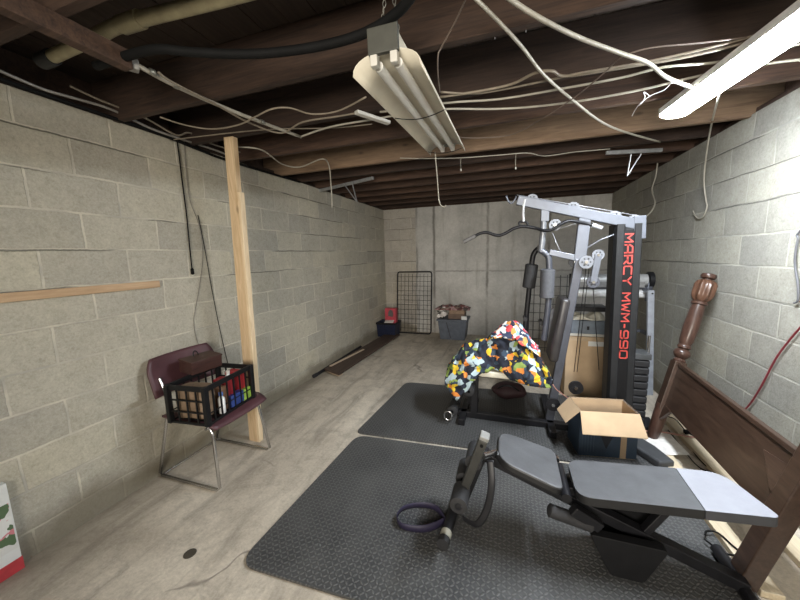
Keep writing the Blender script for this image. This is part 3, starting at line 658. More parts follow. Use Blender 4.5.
# --- grey tote and the things on it
t = thing('storage_tote', (-.93, 5.55, 0), 'slate grey plastic tote against the far wall', 'tote')
TG = M('slate_tote_plastic', (.10, .115, .145), .5)
bm = B(); tub(bm, -1.15, -.66, 5.40, 5.80, .002, .34, .008, .14); obj('tub', bm, TG, t, bevel=.02, seg=3)
bm = B(); span(bm, (-1.175, 5.375, .335), (-.635, 5.825, .365)); obj('lid', bm, TG, t, bevel=.012, seg=3)
bm = B(); beam(bm, (-1.0, 5.405, .31), (-.93, 5.43, .03), .018, .01, (1, 0, 0)); obj('strap', bm, M('dark_strap', (.05, .055, .07), .6), t)
zt = .367
bm = B(); span(bm, (-.98, 5.46, zt), (-.70, 5.70, zt+.09)); tag(obj('book_stack_box', bm, M('brown_box', (.15, .10, .075), .7), bevel=.003), 'brown lidded box low on the grey tote', 'box')
bm = B(); span(bm, (-.96, 5.44, zt+.092), (-.70, 5.66, zt+.165)); tag(obj('shoe_box', bm, M('tan_box', (.28, .19, .13), .7), bevel=.003), 'tan box stacked on the brown lidded box', 'box')
bm = B(); box(bm, (-.70, 5.425, zt+.03), (.09, .05, .058)); tag(obj('small_box', bm, M('white_card', (.7, .7, .7)), bevel=.002), 'small white box at the right front of the grey tote lid', 'box')
FW = M('white_petal', (.78, .74, .72), .7); 
t = thing('artificial_flowers', (-1.08, 5.45, zt), 'bunch of white and pink artificial flowers on the grey tote', 'flowers')
bm = B()
for k in range(9):
    c = Vector((-1.08+random.uniform(-.08, .08), 5.44+random.uniform(-.04, .04), zt+.05+random.uniform(0, .13)))
    for j in range(5):
        an = j*2*PI/5; bmesh.ops.create_icosphere(bm, subdivisions=1, radius=.020, matrix=Matrix.Translation(c+Vector((math.cos(an)*.019, -.02, math.sin(an)*.019))) @ Matrix.Diagonal((1, .5, 1, 1)))
obj('blossoms', bm, FW, t, smooth=True)
bm = B()
for k in range(9): tube(bm, [(-1.08+random.uniform(-.03, .03), 5.45, zt), (-1.08+random.uniform(-.05, .05), 5.45, zt+.06), (-1.08+random.uniform(-.1, .1), 5.45, zt+.14)], .003, 5)
for k in range(10):
    c = Vector((-1.08+random.uniform(-.11, .1), 5.46+random.uniform(-.03, .03), zt+.02+random.uniform(0, .17))); prism(bm, [c, c+Vector((.02, 0, .012)), c+Vector((.04, 0, .0)), c+Vector((.02, 0, -.012))], (0, .003, 0))
obj('leaves', bm, M('dark_leaf', (.03, .03, .025), .7), t)
def rough_cloth(cx, cy, z, w_, d_, h_, sc=9, seed=0, droop=.03):
    def f(u, v):
        x = cx+(u-.5)*w_; y = cy+(v-.5)*d_; e = max(abs(u-.5), abs(v-.5))*2
        n = noise.noise(Vector((x*sc+seed, y*sc, seed)))
        return Vector((x+.02*noise.noise(Vector((y*14, x*9, seed))), y+.02*noise.noise(Vector((x*14, y*9, 5+seed))), z+max(.006, h_*(.5+.8*n)*(1-e**4))-droop*max(0, e-.8)/.2*0))
    return curved_slab(f, 26, 20)
tag(obj('folded_cloth', rough_cloth(-.90, 5.53, zt+.168, .58, .34, .07, 12, 3), print_mat('faded_red_print', [(0, (.16, .06, .055)), (.4, (.09, .07, .065)), (.65, (.45, .28, .28)), (.85, (.30, .22, .18))], 22), smooth=True, solid=.012), 'faded red patterned cloth spread over the boxes on the tote', 'cloth')

# ================================================================== MATS
TM = tread_mat()
def gym_mat(poly, r, label):
    bm = B(); prism(bm, round_poly([Vector((*p, .0005)) for p in poly], r, 6), (0, 0, .0135))
    return tag(obj('floor_mat', bm, TM, bevel=.002), label, 'mat', 'rubber mats on the floor')
gym_mat([(-1.225, 1.09), (-.62, .30), (1.08, .30), (1.06, 2.37), (-1.15, 2.245)] if 0 else [(-1.23, 1.04), (1.03, 1.12), (1.045, 2.355), (-1.165, 2.235)], [.10, .05, .05, .09], 'black textured rubber mat in front, under the incline bench')
gym_mat([(-1.20, 2.27), (1.04, 2.39), (.98, 3.52), (-1.11, 3.415)], [.06, .05, .05, .09], 'black textured rubber mat behind, under the home gym')
ZM = .0142

# ================================================================== HOME GYM
YG = 2.86
def g(x, y, yy=YG): return aY(x, y, yy)
t = thing('home_gym', (.3, YG, 0), 'grey and black multi station home gym with a red lettered weight tower', 'home gym')
# base
bm = B(); beam(bm, (-.42, 2.80, ZM+.028), (.98, 2.80, ZM+.028), .055, .055); obj('base_rail', bm, BLK, t, bevel=.004)
bm = B(); beam(bm, (.36, 2.62, ZM+.028), (.36, 3.35, ZM+.028), .055, .055); obj('cross_base', bm, BLK, t, bevel=.004)
bm = B(); beam(bm, (-.36, 2.62, ZM+.028), (-.36, 3.05, ZM+.028), .055, .055); obj('front_foot', bm, BLK, t, bevel=.004)
# front post, seat frame
bm = B(); beam(bm, (-.27, 2.80, ZM+.05), (-.265, 2.82, .42), .06, .06); obj('front_post', bm, BLK, t, bevel=.004)
bm = B(); beam(bm, (-.29, 2.82, .425), (.37, 2.82, .42), .055, .05); obj('seat_rail', bm, BLK, t, bevel=.004)
bm = B(); prism(bm, round_poly([(-.24, 2.66, .452), (.30, 2.66, .452), (.30, 2.98, .452), (-.24, 2.98, .452)], .06), (0, 0, .055)); obj('seat', bm, M('cream_vinyl', (.60, .56, .46), .5), t, bevel=.014, seg=3)
# main column
bm = B(); beam(bm, (.355, 2.84, ZM+.05), (.525, YG, 1.42), .065, .055); obj('main_column', bm, DGREY, t, bevel=.006)
bm = B(); beam(bm, (.525, YG, 1.40), (.548, YG, 1.76), .085, .05); obj('upper_column', bm, SILV, t, bevel=.006)
# boom
A0, A1 = Vector((.055, YG, 1.905)), Vector((.935, YG, 1.655))
bm = B(); beam(bm, A0, A1, .055, .075, (0, 1, 0)); obj('top_boom', bm, SILV, t, bevel=.005)
bm = B(); beam(bm, g(639, 216), g(638.5, 239), .06, .075, (0, 1, 0)); obj('boom_bracket', bm, SILV, t, bevel=.004)
bm = B(); tube(bm, [A0+Vector((-.005, 0, .03)), A0+Vector((-.04, 0, -.02)), A0+Vector((-.07, 0, .0)), A0+Vector((-.085, 0, .04))], .007, 8); obj('hook', bm, SILV, t, smooth=True)
def pulley(c, r, m=DGREY, wd=.022, nm='pulley'):
    c = Vector(c); bm = B()
    lathe(bm, c-Vector((0, wd/2, 0)), (0, 1, 0), [(0, r), (wd*.2, r), (wd*.45, r*.84), (wd*.55, r*.84), (wd*.8, r), (wd, r)], 24)
    o = obj(nm, bm, m, t, smooth='auto')
    bm = B(); cyl(bm, c-Vector((0, wd/2+.012, 0)), c+Vector((0, wd/2+.012, 0)), r*.25, seg=12); obj('axle_bolt', bm, CHROME, o, smooth='auto')
    bm = B(); 
    for k in range(6):
        an = k*PI/3; q = c+Vector((math.cos(an)*r*.55, -wd/2-.001, math.sin(an)*r*.55)); cyl(bm, q, q+Vector((0, .003, 0)), r*.13, seg=10)
    obj('hub_recess', bm, BLK, o, smooth='auto')
    return o
LP = M('light_pulley', (.17, .178, .20), .45)
for x, y in ((532, 200), (573, 208), (614, 217), (634, 221)): pulley(g(x, y, YG), .045, LP)
pulley(g(555, 225), .045, LP); pulley(g(586, 262, YG-.05), .05, LP); pulley(g(575, 262, YG), .045, BLK)
# link with two pulleys
a, b = g(598, 255, YG-.02), g(593, 282, YG-.02)
for s in (-.018, .018):
    bm = B(); beam(bm, a+Vector((0, s, 0)), b+Vector((0, s, 0)), .045, .004, (1, 0, 0)); obj('pulley_link', bm, SILV, t, bevel=.001)
pulley(a, .042, LP); pulley(b, .045, DGREY)
# front hanger tube and press arms
TS = M('pale_metal_tube', (.17, .178, .195), .32, .3)
a = g(545, 210); bm = B(); beam(bm, a+Vector((0, 0, .03)), a+Vector((0, 0, -.09)), .06, .05); obj('hanger_bracket', bm, SILV, t, bevel=.004)
bm = B(); tube(bm, [g(544, 214), g(543, 232), g(541, 252)], .024, 14, smooth=2); obj('hanger_tube', bm, TS, t, smooth='auto')
bm = B(); tube(bm, [g(540, 250), g(546, 254), g(549, 262), g(548.5, 300), g(544, 340)], .025, 14); obj('press_arm', bm, DGREY, t, smooth='auto')
bm = B(); tube(bm, [g(541, 247, 3.0), g(535, 252, 3.0), g(532, 262, 3.0), g(528, 300, 3.0), g(525, 330, 3.0)], .022, 14); obj('press_arm', bm, BLK, t, smooth='auto')
bm = B(); lathe(bm, g(546.5, 298), g(548, 266)-g(546.5, 298), [(0, .04), (.006, .055), (.232, .055), (.24, .04)], 22); obj('foam_grip', bm, M('grey_foam', (.075, .078, .088), .7, 0, .1, 40, .3, 200), t, smooth='auto')
bm = B(); lathe(bm, g(528.5, 288, 3.0), g(532, 264, 3.0)-g(528.5, 288, 3.0), [(0, .04), (.006, .053), (.20, .053), (.21, .04)], 22); obj('foam_grip', bm, FOAM, t, smooth='auto')
bm = B(); cyl(bm, g(541, 249), g(541, 247, 3.02), .03); obj('arm_pivot', bm, BLK, t, smooth='auto')
for x, y in ((525, 318), (541, 322)):
    bm = B(); c = g(x, y, 2.93); cyl(bm, c+Vector((0, -.06, 0)), c+Vector((0, .06, 0)), .018); obj('arm_knob', bm, BLK, t, smooth='auto')
bm = B(); beam(bm, g(549, 252), g(580, 259), .045, .045); obj('link_bar', bm, SILV, t, bevel=.004)
# butterfly arm plate next to backrest
bm = B(); prism(bm, round_poly([g(548, 345, 3.05), g(548, 312, 3.05), g(554, 308, 3.05), g(553, 345, 3.05)], .01), (0, .04, 0)); obj('arm_pad', bm, M('grey_pad', (.25, .26, .30), .4), t, bevel=.006)
# backrest
bm = B(); a, b = Vector((.355, YG, .60)), Vector((.428, YG, 1.12)); beam(bm, a, b, .25, .072, (0, 1, 0)); obj('backrest', bm, M('charcoal_vinyl', (.032, .029, .030), .38), t, bevel=.028, seg=4, smooth=True)
bm = B(); beam(bm, (.38, YG, .80), (.44, YG, .80), .05, .05); obj('backrest_bracket', bm, BLK, t, bevel=.003)
# lower details
for c, r in (((.375, 2.80, .22), .055), ((.545, 2.84, .37), .055)): pulley(c, r, BLK)
pulley(g(473, 400), .05, BLK)
# leg developer
bm = B(); beam(bm, (-.33, 2.82, .40), (-.43, 2.80, .08), .045, .045); obj('leg_lever', bm, BLK, t, bevel=.004)
for x, z in ((-.30, .33), (-.44, .13)):
    bm = B(); cyl(bm, (x, 2.62, z), (x, 3.02, z), .012); obj('roller_axle', bm, BLK, t)
    for y in (2.62, 2.88):
        bm = B(); lathe(bm, (x, y, z), (0, 1, 0), [(0, .03), (.005, .045), (.135, .045), (.14, .03)], 18); obj('foam_roller', bm, FOAM, t, smooth='auto')
bm = B(); tube(bm, [Vector((-.47+math.cos(k)*.035, 2.60, .10+math.sin(k)*.04)) for k in [i*PI/4 for i in range(8)]], .006, 8, True, 3); obj('ring_clip', bm, CHROME, t, smooth=True)
# weight tower shroud
SH = M('shroud_grey', (.015, .0155, .017), .5, spec=.3); SB = M('shroud_black', (.006, .006, .007), .55, spec=.25)
bm = B(); prism(bm, [(.775, 2.86, .03), (.79, 2.825, .03), (.835, 2.825, .03), (.845, 2.835, .03), (.895, 2.835, .03), (.905, 2.825, .03), (.945, 2.825, .03), (.96, 2.86, .03), (.96, 2.99, .03), (.775, 2.99, .03)], (-.03, 0, 1.645)); sh = obj('weight_shroud', bm, SH, t, bevel=.003)
bm = B(); prism(bm, [(.8365, 2.8325, .04), (.9035, 2.8325, .04), (.9035, 2.836, .04), (.8365, 2.836, .04)], (-.03, 0, 1.59)); obj('shroud_panel', bm, SB, sh)
# lettering: wide squared strokes
GL = {'M': [[(0, 0), (0, 1), (.5, .35), (1, 1), (1, 0)]], 'A': [[(0, 0), (0, .62), (.28, 1), (1, 1), (1, 0)], [(0, .38), (1, .38)]],
      'R': [[(0, 0), (0, 1), (.85, 1), (1, .85), (1, .55), (.85, .42), (0, .42)], [(.55, .42), (1, 0)]], 'C': [[(1, 1), (.15, 1), (0, .85), (0, .15), (.15, 0), (1, 0)]],
      'Y': [[(0, 1), (.5, .5), (1, 1)], [(.5, .5), (.5, 0)]], 'W': [[(0, 1), (.22, 0), (.5, .62), (.78, 0), (1, 1)]], '-': [[(.15, .45), (.85, .45)]],
      '9': [[(0, 0), (.85, 0), (1, .15), (1, .85), (.85, 1), (.15, 1), (0, .85), (0, .58), (.15, .45), (1, .45)]], '0': [[(.15, 0), (.85, 0), (1, .15), (1, .85), (.85, 1), (.15, 1), (0, .85), (0, .15), (.15, 0)]]}
def lettering(txt, o0, xd, yd, wd, ht, adv, th, m, parent):
    X = Vector(xd).normalized(); Y = Vector(yd).normalized(); Zv = X.cross(Y); pos = Vector(o0)
    for ch in txt:
        if ch == ' ': pos = pos+X*adv*.55; continue
        if ch == '-': w2 = wd*.55
        else: w2 = wd
        bm = B()
        for st in GL[ch]:
            P = [pos+X*u*w2+Y*v*ht for u, v in st]; N = len(P)
            L, R_ = [], []
            for i, q in enumerate(P):
                d1 = (P[i]-P[i-1]).normalized() if i else (P[1]-P[0]).normalized()
                d2 = (P[i+1]-P[i]).normalized() if i < N-1 else d1
                n1 = Zv.cross(d1); n2 = Zv.cross(d2); nm = (n1+n2).normalized(); k = th/2/max(.45, nm.dot(n1))
                e = Vector((0, 0, 0))
                if i == 0: e = -d2*th*.45
                if i == N-1: e = d1*th*.45
                L.append(bm.verts.new(q+nm*k+e)); R_.append(bm.verts.new(q-nm*k+e))
            for i in range(N-1): bm.faces.new((L[i], L[i+1], R_[i+1], R_[i]))
        g_ = bmesh.ops.extrude_face_region(bm, geom=bm.faces[:])['geom']
        bmesh.ops.translate(bm, vec=Zv*.0012, verts=[v for v in g_ if isinstance(v, bmesh.types.BMVert)])
        obj('letter', bm, m, parent)
        pos = pos+X*(w2+adv-wd)
RED = M('red_lettering', (.42, .045, .035), .5)
lettering('MARCY MWM-990', (.8165, 2.8318, 1.600), (.0182, 0, -1), (1, 0, .0182), .058, .050, .0795, .0105, RED, sh)
# weight stack
for k in range(9):
    bm = B(); z = ZM+.06+k*.060; span(bm, (.965, 2.93, z), (1.075, 3.08, z+.055)); obj('weight_plate', bm, M('cast_plate', (.014, .0145, .017), .5), t, bevel=.010, seg=2)
bm = B(); span(bm, (.960, 2.925, .618), (1.08, 3.085, .665)); obj('stack_top', bm, M('grey_casting', (.05, .053, .056), .5), t, bevel=.004)
bm = B(); span(bm, (.80, 2.90, ZM), (1.16, 3.10, ZM+.055)); obj('stack_base', bm, BLK, t, bevel=.004)
for x in (1.0, 1.1):
    bm = B(); cyl(bm, (x-.02, 3.005, ZM+.05), (x-.02, 3.005, .80), .010); obj('guide_rod', bm, CHROME, t, smooth='auto')
# wires of the machine
CW = M('machine_wire', (.42, .43, .46), .35, .4)
def gw(pts, r=.0035, m=CW, nm='steel_wire'):
    bm = B(); tube(bm, pts, r, 6, smooth=1); obj(nm, bm, m, t, smooth=True)
gw([g(517, 195), g(640, 216)]); gw([g(640, 224), g(600, 240), g(572, 257)], .007, TS); gw([g(563, 258), g(552, 232)], .003)
gw([g(555, 230), g(590, 219)], .003); gw([g(586, 268, 2.9), g(574, 372, 2.9)], .0028, CBLK); gw([g(589, 268, 2.9), g(577, 372, 2.9)], .0028, CBLK); gw([g(593, 288), g(599, 370)], .0028, CBLK)
# lat bar hung from the boom
t = thing('lat_bar', g(523, 224, YG-.01), 'black curved pull down bar hanging from the gym boom', 'pull-down bar')
YL = YG-.02
bm = B(); tube(bm, [aY(x, y, YL+dy) for x, y, dy in ((475, 236, 0), (480, 233.5, 0), (487, 232.5, 0), (495, 235, 0), (500, 235.3, 0), (506, 233, 0), (514, 228.5, 0), (523, 226.5, 0), (535, 228, 0), (544, 230.5, -.03), (552, 229.5, -.04), (560, 224.5, -.04), (568, 221, -.03), (576, 221.5, -.02), (588, 224, 0), (598, 226.5, 0))], .0125, 12); obj('bar', bm, BLK, t, smooth=True)
bm = B(); tube(bm, [aY(463.5, 242, YL), aY(475.5, 235.8, YL)], .017, 12, smooth=0); obj('handle_grip', bm, M('worn_grip', (.12, .115, .11), .7), t, smooth='auto')
bm = B(); tube(bm, [aY(592, 225, YL), aY(602, 228, YL)], .017, 12, smooth=0); obj('handle_grip', bm, M('pale_grip', (.4, .42, .46), .6), t, smooth='auto')
bm = B(); tube(bm, [aY(519, 225, YL), aY(520, 222, YL), aY(526, 222, YL), aY(528, 225, YL)], .009, 8); obj('bar_eye', bm, BLK, t, smooth=True)
bm = B(); tube(bm, [aY(523.5, 222, YL), aY(523, 212, YL), aY(524, 204, YL), aY(525, 199, YL)], .011, 8); obj('snap_link', bm, M('white_link', (.38, .38, .38), .4), t, smooth=True)

# blanket over the gym seat
def lerp(tab, s):
    for (a, x), (b, y) in zip(tab, tab[1:]):
        if s <= b: k = (s-a)/(b-a); k = k*k*(3-2*k); return x+(y-x)*k
    return tab[-1][1]
FRONT = [(0, .37), (.06, .30), (.13, .25), (.2, .33), (.28, .42), (.38, .50), (.47, .53), (.55, .51), (.64, .455), (.8, .445), (1, .44)]
RIDGE = [(0, .50), (.08, .60), (.2, .69), (.32, .74), (.45, .80), (.6, .82), (.72, .80), (.85, .68), (.95, .56), (1, .48)]
def drape(u, v):
    s = u; zf = lerp(FRONT, s); zr = lerp(RIDGE, s)
    over = s < .24
    yf = 2.63-.04*math.sin(s*9); yr = 2.80; yb = 3.02
    zb = .46 if not over else .36
    if v < .42: k = v/.42; y = yf+(yr-yf)*k**1.6; z = zf+(zr-zf)*math.sin(k*PI/2)**.9
    else: k = (v-.42)/.58; y = yr+(yb-yr)*k; z = zr+(zb-zr)*(1-math.cos(k*PI/2))
    x = -.50+s*.84
    p = Vector((x, y, z)); q = p*7
    fold = noise.noise(Vector((q.x*1.3+3, q.y, q.z*.8)))*.075 + noise.noise(p*17)*.03 + abs(noise.noise(p*34))*.018
    amp = min(1, v*6)*min(1, (1-v)*5)*.6+.4
    p += Vector((noise.noise(p*9+Vector((0, 9, 0)))*.02, -abs(fold)*1.0*amp, fold*.55*amp))
    p.y = min(p.y, 3.05)
    return p
BP = print_mat('dark_fruit_print', [(0, (.012, .016, .03)), (.34, (.03, .05, .08)), (.47, (.74, .50, .03)), (.62, (.66, .22, .04)), (.70, (.22, .30, .07)), (.80, (.38, .48, .52)), (.88, (.012, .014, .024))], 25, 1.4)
tag(obj('printed_blanket', curved_slab(drape, 110, 80), BP, smooth=True, solid=.006), 'dark blanket with a bright yellow and orange fruit print heaped on the gym seat', 'blanket')
def top_f(u, v):
    s = u*2-1; k = v*2-1; x = .06+s*.19; y = 2.77+k*.12; r = min(1, math.hypot(s, k))
    z = .80-.10*max(0, s)*1.2+.12*(1-r**2)*1.0+.035*noise.noise(Vector((x*14, y*14, 3)))+.015*noise.noise(Vector((x*40, y*40, 1)))
    return Vector((x, y-.02*noise.noise(Vector((x*12, 3, y*12))), z))
tag(obj('crumpled_shirt', curved_slab(top_f, 34, 24), print_mat('bright_stripes', [(0, (.03, .04, .08)), (.22, (.68, .68, .66)), (.42, (.62, .06, .07)), (.62, (.22, .42, .60)), (.8, (.70, .30, .08)), (.9, (.02, .02, .04))], 24, 2.0), smooth=True, solid=.008), 'crumpled red, white and blue cloth on top of the printed blanket', 'cloth')
# bag below the seat
t = thing('sports_bag', (.02, 3.3, ZM), 'dark red and black bag lying behind the gym seat', 'bag')
bm = B(); bmesh.ops.create_uvsphere(bm, u_segments=24, v_segments=14, radius=1, matrix=Matrix.Translation((.03, 3.32, .085)) @ Matrix.Diagonal((.17, .12, .075, 1)))
for v in bm.verts: v.co += Vector(noise.noise_vector(v.co*9))*.02; v.co.z = max(v.co.z, ZM+.001)
obj('bag_body', bm, M('dark_red_cloth', (.022, .007, .009), .7), t, smooth=True)
bm = B(); tube(bm, [(-.08, 3.25, .12), (-.02, 3.21, .17), (.06, 3.21, .17), (.13, 3.26, .11)], .008, 8); obj('bag_handle', bm, BLK, t, smooth=True)

# ================================================================== BEHIND THE GYM
t = thing('exercise_frame', (1.1, 4.0, 0), 'silver machine with two wide horizontal rollers behind the weight tower', 'exercise machine')
for z, r, mm in ((1.165, .062, M('silver_sheet', (.48, .49, .50), .3, .4)), (1.02, .048, M('white_roller', (.66, .67, .68), .35, .1))):
    bm = B(); cyl(bm, (.72, 4.0, z), (1.37, 4.0, z), r, seg=26); obj('roller', bm, mm, t, smooth='auto')
bm = B(); beam(bm, (.70, 3.97, 1.085), (1.38, 3.97, 1.085), .02, .03); obj('crossbar', bm, DGREY, t, bevel=.003)
bm = B(); span(bm, (.74, 3.935, 1.09), (1.34, 3.95, 1.15)); obj('label_panel', bm, M('grey_panel', (.20, .20, .20), .4), t, bevel=.003)
bm = B(); cyl(bm, (1.38, 4.0, 1.165), (1.42, 4.0, 1.165), .085, seg=26); obj('end_disc', bm, BLK, t, smooth='auto')
bm = B(); beam(bm, (1.40, 3.98, 1.15), (1.36, 3.90, .95), .05, .03); obj('curved_guard', bm, DGREY, t, bevel=.01)
bm = B(); beam(bm, (1.335, 3.78, 1.08), (1.40, 3.78, .0), .055, .04, (1, 0, 0)); obj('pale_post', bm, M('pale_blue_paint', (.30, .32, .36), .4), t, bevel=.004); 
bm = B(); cyl(bm, (1.345, 3.755, 1.05), (1.345, 3.762, 1.05), .008); obj('bolt', bm, BLK, t)
bm = B(); beam(bm, (.70, 4.0, 0), (.70, 4.0, 1.22), .045, .045); obj('rear_post', bm, DGREY, t, bevel=.004)
bm = B(); beam(bm, (1.345, 3.78, 1.06), (1.345, 4.0, 1.06), .03, .03); obj('side_arm', bm, SILV, t, bevel=.003)
bm = B(); beam(bm, (.70, 4.0, .62), (1.36, 4.0, .62), .04, .03); beam(bm, (1.36, 4.0, .62), (1.37, 3.78, .62), .04, .03); obj('lower_brace', bm, DGREY, t, bevel=.003)
# wire shelf panel further back
t = thing('wire_rack', (.42, 5.0, 0), 'grey wire shelf unit seen between the press arms and the main column', 'wire rack')
bm = B()
for k in range(6): xx = .36+k*.085; tube(bm, [(xx, 5.02, .02), (xx, 5.02, 1.15)], .005, 6, smooth=0)
for k in range(9): z = .08+k*.13; tube(bm, [(.30, 5.02, z), (.82, 5.02, z)], .005, 6, smooth=0)
obj('wire_grid', bm, M('dark_grey_wire', (.08, .08, .08), .5), t, smooth=True)
for x in (.29, .82):
    bm = B(); cyl(bm, (x, 5.02, 0), (x, 5.02, 1.17), .012); obj('upright', bm, BLK, t)
# stacked goods on the cardboard carton behind
t = thing('cardboard_carton', (.765, 3.65, 0), 'tall closed cardboard carton behind the gym cables', 'carton')
bm = B(); span(bm, (.565, 3.50, .001), (.965, 3.84, .64)); obj('carton', bm, KRAFT, t, bevel=.004)
bm = B(); span(bm, (.565, 3.498, .60), (.965, 3.5, .64)); obj('packing_tape', bm, M('tan_tape', (.48, .36, .24), .3), t)
bm = B(); prism(bm, [(.76, 3.4985, .55), (.90, 3.4985, .555), (.90, 3.4985, .62), (.76, 3.4985, .615)], (0, .001, 0)); obj('shipping_label', bm, M('white_card', (.7, .7, .7)), t)
t = thing('storage_bin', (.77, 3.66, .642), 'blue grey plastic bin with a pale rim on the tall cardboard carton', 'bin')
bm = B(); tub(bm, .60, .96, 3.52, 3.80, .644, .80, .006, .06); obj('tub', bm, M('blue_grey_plastic', (.16, .19, .23), .4), t, bevel=.006)
bm = B(); span(bm, (.585, 3.505, .645), (.965, 3.519, .67)); obj('base_lip', bm, WHITE, t, bevel=.003)
bm = B(); span(bm, (.745, 3.515, .71), (.765, 3.52, .745)); obj('latch', bm, BLK, t)
tag(obj('folded_papers', rough_cloth(.78, 3.66, .803, .34, .26, .07, 10, 8), M('cream_paper', (.62, .60, .52), .7), smooth=True, solid=.01), 'loose cream papers piled on the blue grey bin', 'papers')
bm = B(); span(bm, (.62, 3.56, .885), (.93, 3.78, .93)); tag(obj('dark_case', bm, BLK, bevel=.006), 'flat black case lying on the cream papers behind the gym', 'case')
# dark board edge beside carton
bm = B(); span(bm, (.985, 3.40, .0), (1.01, 3.78, .62)); tag(obj('dark_board', bm, DGREY, bevel=.003), 'upright dark board between cardboard carton and weight tower', 'board')

# ================================================================== OPEN CARTON ON THE MAT
t = thing('open_carton', (.68, 2.6, ZM), 'open carton printed dark blue with kraft flaps on the mat', 'carton')
BLU = M('dark_blue_print', (.030, .052, .085), .45, 0, .25, 5)
fl_, fr_ = Vector((.505, 2.44, 0)), Vector((.88, 2.495, 0)); dx = (fr_-fl_).normalized(); dyv = Vector((-dx.y, dx.x, 0)); W_, D_, H_ = (fr_-fl_).length, .23, .355
def bp(u, v, z): return fl_+dx*u*W_+dyv*v*D_+Vector((0, 0, z))
def slab4(a, b, c, d, th, nrm): 
    bm = B(); prism(bm, [a, b, c, d], Vector(nrm).normalized()*th); return bm
Z0 = ZM+.001
obj('carton_side', slab4(bp(0, 0, Z0), bp(1, 0, Z0), bp(1, 0, H_), bp(0, 0, H_), .004, dyv), [BLU], t)
obj('carton_side', slab4(bp(0, 0, Z0), bp(0, 1, Z0), bp(0, 1, H_), bp(0, 0, H_), .004, dx), [BLU], t)
obj('carton_side', slab4(bp(1, 0, Z0), bp(1, 1, Z0), bp(1, 1, H_), bp(1, 0, H_), .004, -dx), [BLU], t)
obj('carton_side', slab4(bp(0, 1, Z0), bp(1, 1, Z0), bp(1, 1, H_), bp(0, 1, H_), .004, -dyv), [BLU], t)
obj('carton_bottom', slab4(bp(0, 0, Z0), bp(1, 0, Z0), bp(1, 1, Z0), bp(0, 1, Z0), .004, (0, 0, 1)), KRAFT, t)
for a, b, c, d, n_ in ((bp(.015, .02, .03), bp(.985, .02, .03), bp(.985, .02, H_), bp(.015, .02, H_), dyv), (bp(.015, .98, .03), bp(.985, .98, .03), bp(.985, .98, H_), bp(.015, .98, H_), -dyv), (bp(.015, .02, .03), bp(.015, .98, .03), bp(.015, .98, H_), bp(.015, .02, H_), dx), (bp(.985, .02, .03), bp(.985, .98, .03), bp(.985, .98, H_), bp(.985, .02, H_), -dx)):
    obj('inner_lining', slab4(a, b, c, d, .002, n_), KRAFT, t)
def flap(a, b, out, drop, shrink=.0, LF=.155):
    o_ = Vector(out).normalized(); e = (b-a).normalized()
    L = LF; q = o_*L*math.cos(drop)+Vector((0, 0, -L*math.sin(drop))); n_ = q.cross(e)
    return slab4(a, b, b+q+e*shrink, a+q-e*shrink, .004, (0, 0, 1))
obj('flap', flap(bp(0, 0, H_), bp(1, 0, H_), -dyv, math.radians(52), .012), KRAFT, t)
obj('flap', flap(bp(0, 1, H_), bp(0, 0, H_), -dx, math.radians(48), -.01, .135), KRAFT, t)
obj('flap', flap(bp(1, 1, H_), bp(1, 0, H_), dx, math.radians(80), -.01), KRAFT, t)
obj('flap', flap(bp(0, 1, H_), bp(1, 1, H_), dyv, math.radians(70), -.01), KRAFT, t)
# printed triangle and tan strip on the front
n3 = -dyv*.0012
def fp(u, z): return bp(u, 0, z)+n3
bm = B(); prism(bm, [fp(.36, .19), fp(.60, .19), fp(.48, .08)], -dyv*.0006); obj('printed_triangle', bm, M('black_print', (.012, .013, .02), .5), t)
bm = B(); prism(bm, [fp(.72, Z0+.002), fp(.82, Z0+.002), fp(.82, .25), fp(.72, .25)], -dyv*.0006); obj('tan_strip', bm, KRAFT, t)
bm = B()
for k in range(5): prism(bm, [fp(.06+k*.05, .05), fp(.068+k*.05, .05), fp(.068+k*.05, .30), fp(.06+k*.05, .30)], -dyv*.0006)
obj('printed_stripes', bm, M('pale_blue_print', (.07, .10, .14), .5), t)

# ================================================================== INCLINE BENCH
t = thing('weight_bench', (.4, 1.6, 0), 'adjustable exercise bench with sheen-painted black pads and foam leg rollers', 'bench')
YC = 1.61
bm = B(); beam(bm, (-.15, 1.66, .425), (.99, 1.59, ZM+.035), .055, .05, (0, 1, 0)); obj('main_rail', bm, BLK, t, bevel=.004)
def two_tone(o, side):  # lamp sheen painted in: tops lighter, sides darker
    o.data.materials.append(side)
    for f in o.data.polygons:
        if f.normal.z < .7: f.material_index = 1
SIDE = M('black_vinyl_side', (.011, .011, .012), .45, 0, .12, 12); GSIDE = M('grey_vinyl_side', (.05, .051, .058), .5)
def pad(name, corners, r, th, m):
    P = [Vector(c) for c in corners]; n_ = (P[1]-P[0]).cross(P[-1]-P[0]).normalized()
    if n_.z < 0: n_ = -n_
    bm = B(); prism(bm, round_poly(P, r, 6), -n_*th); return bm
bm = pad('seat', [(-.032, 1.50, .500), (.262, 1.475, .412), (.262, 1.80, .412), (-.032, 1.775, .500)], [.09, .05, .05, .09], .042, SHEENVIN); o = obj('seat', bm, SHEENVIN, t, bevel=.010, seg=4, smooth='auto'); two_tone(o, SIDE)
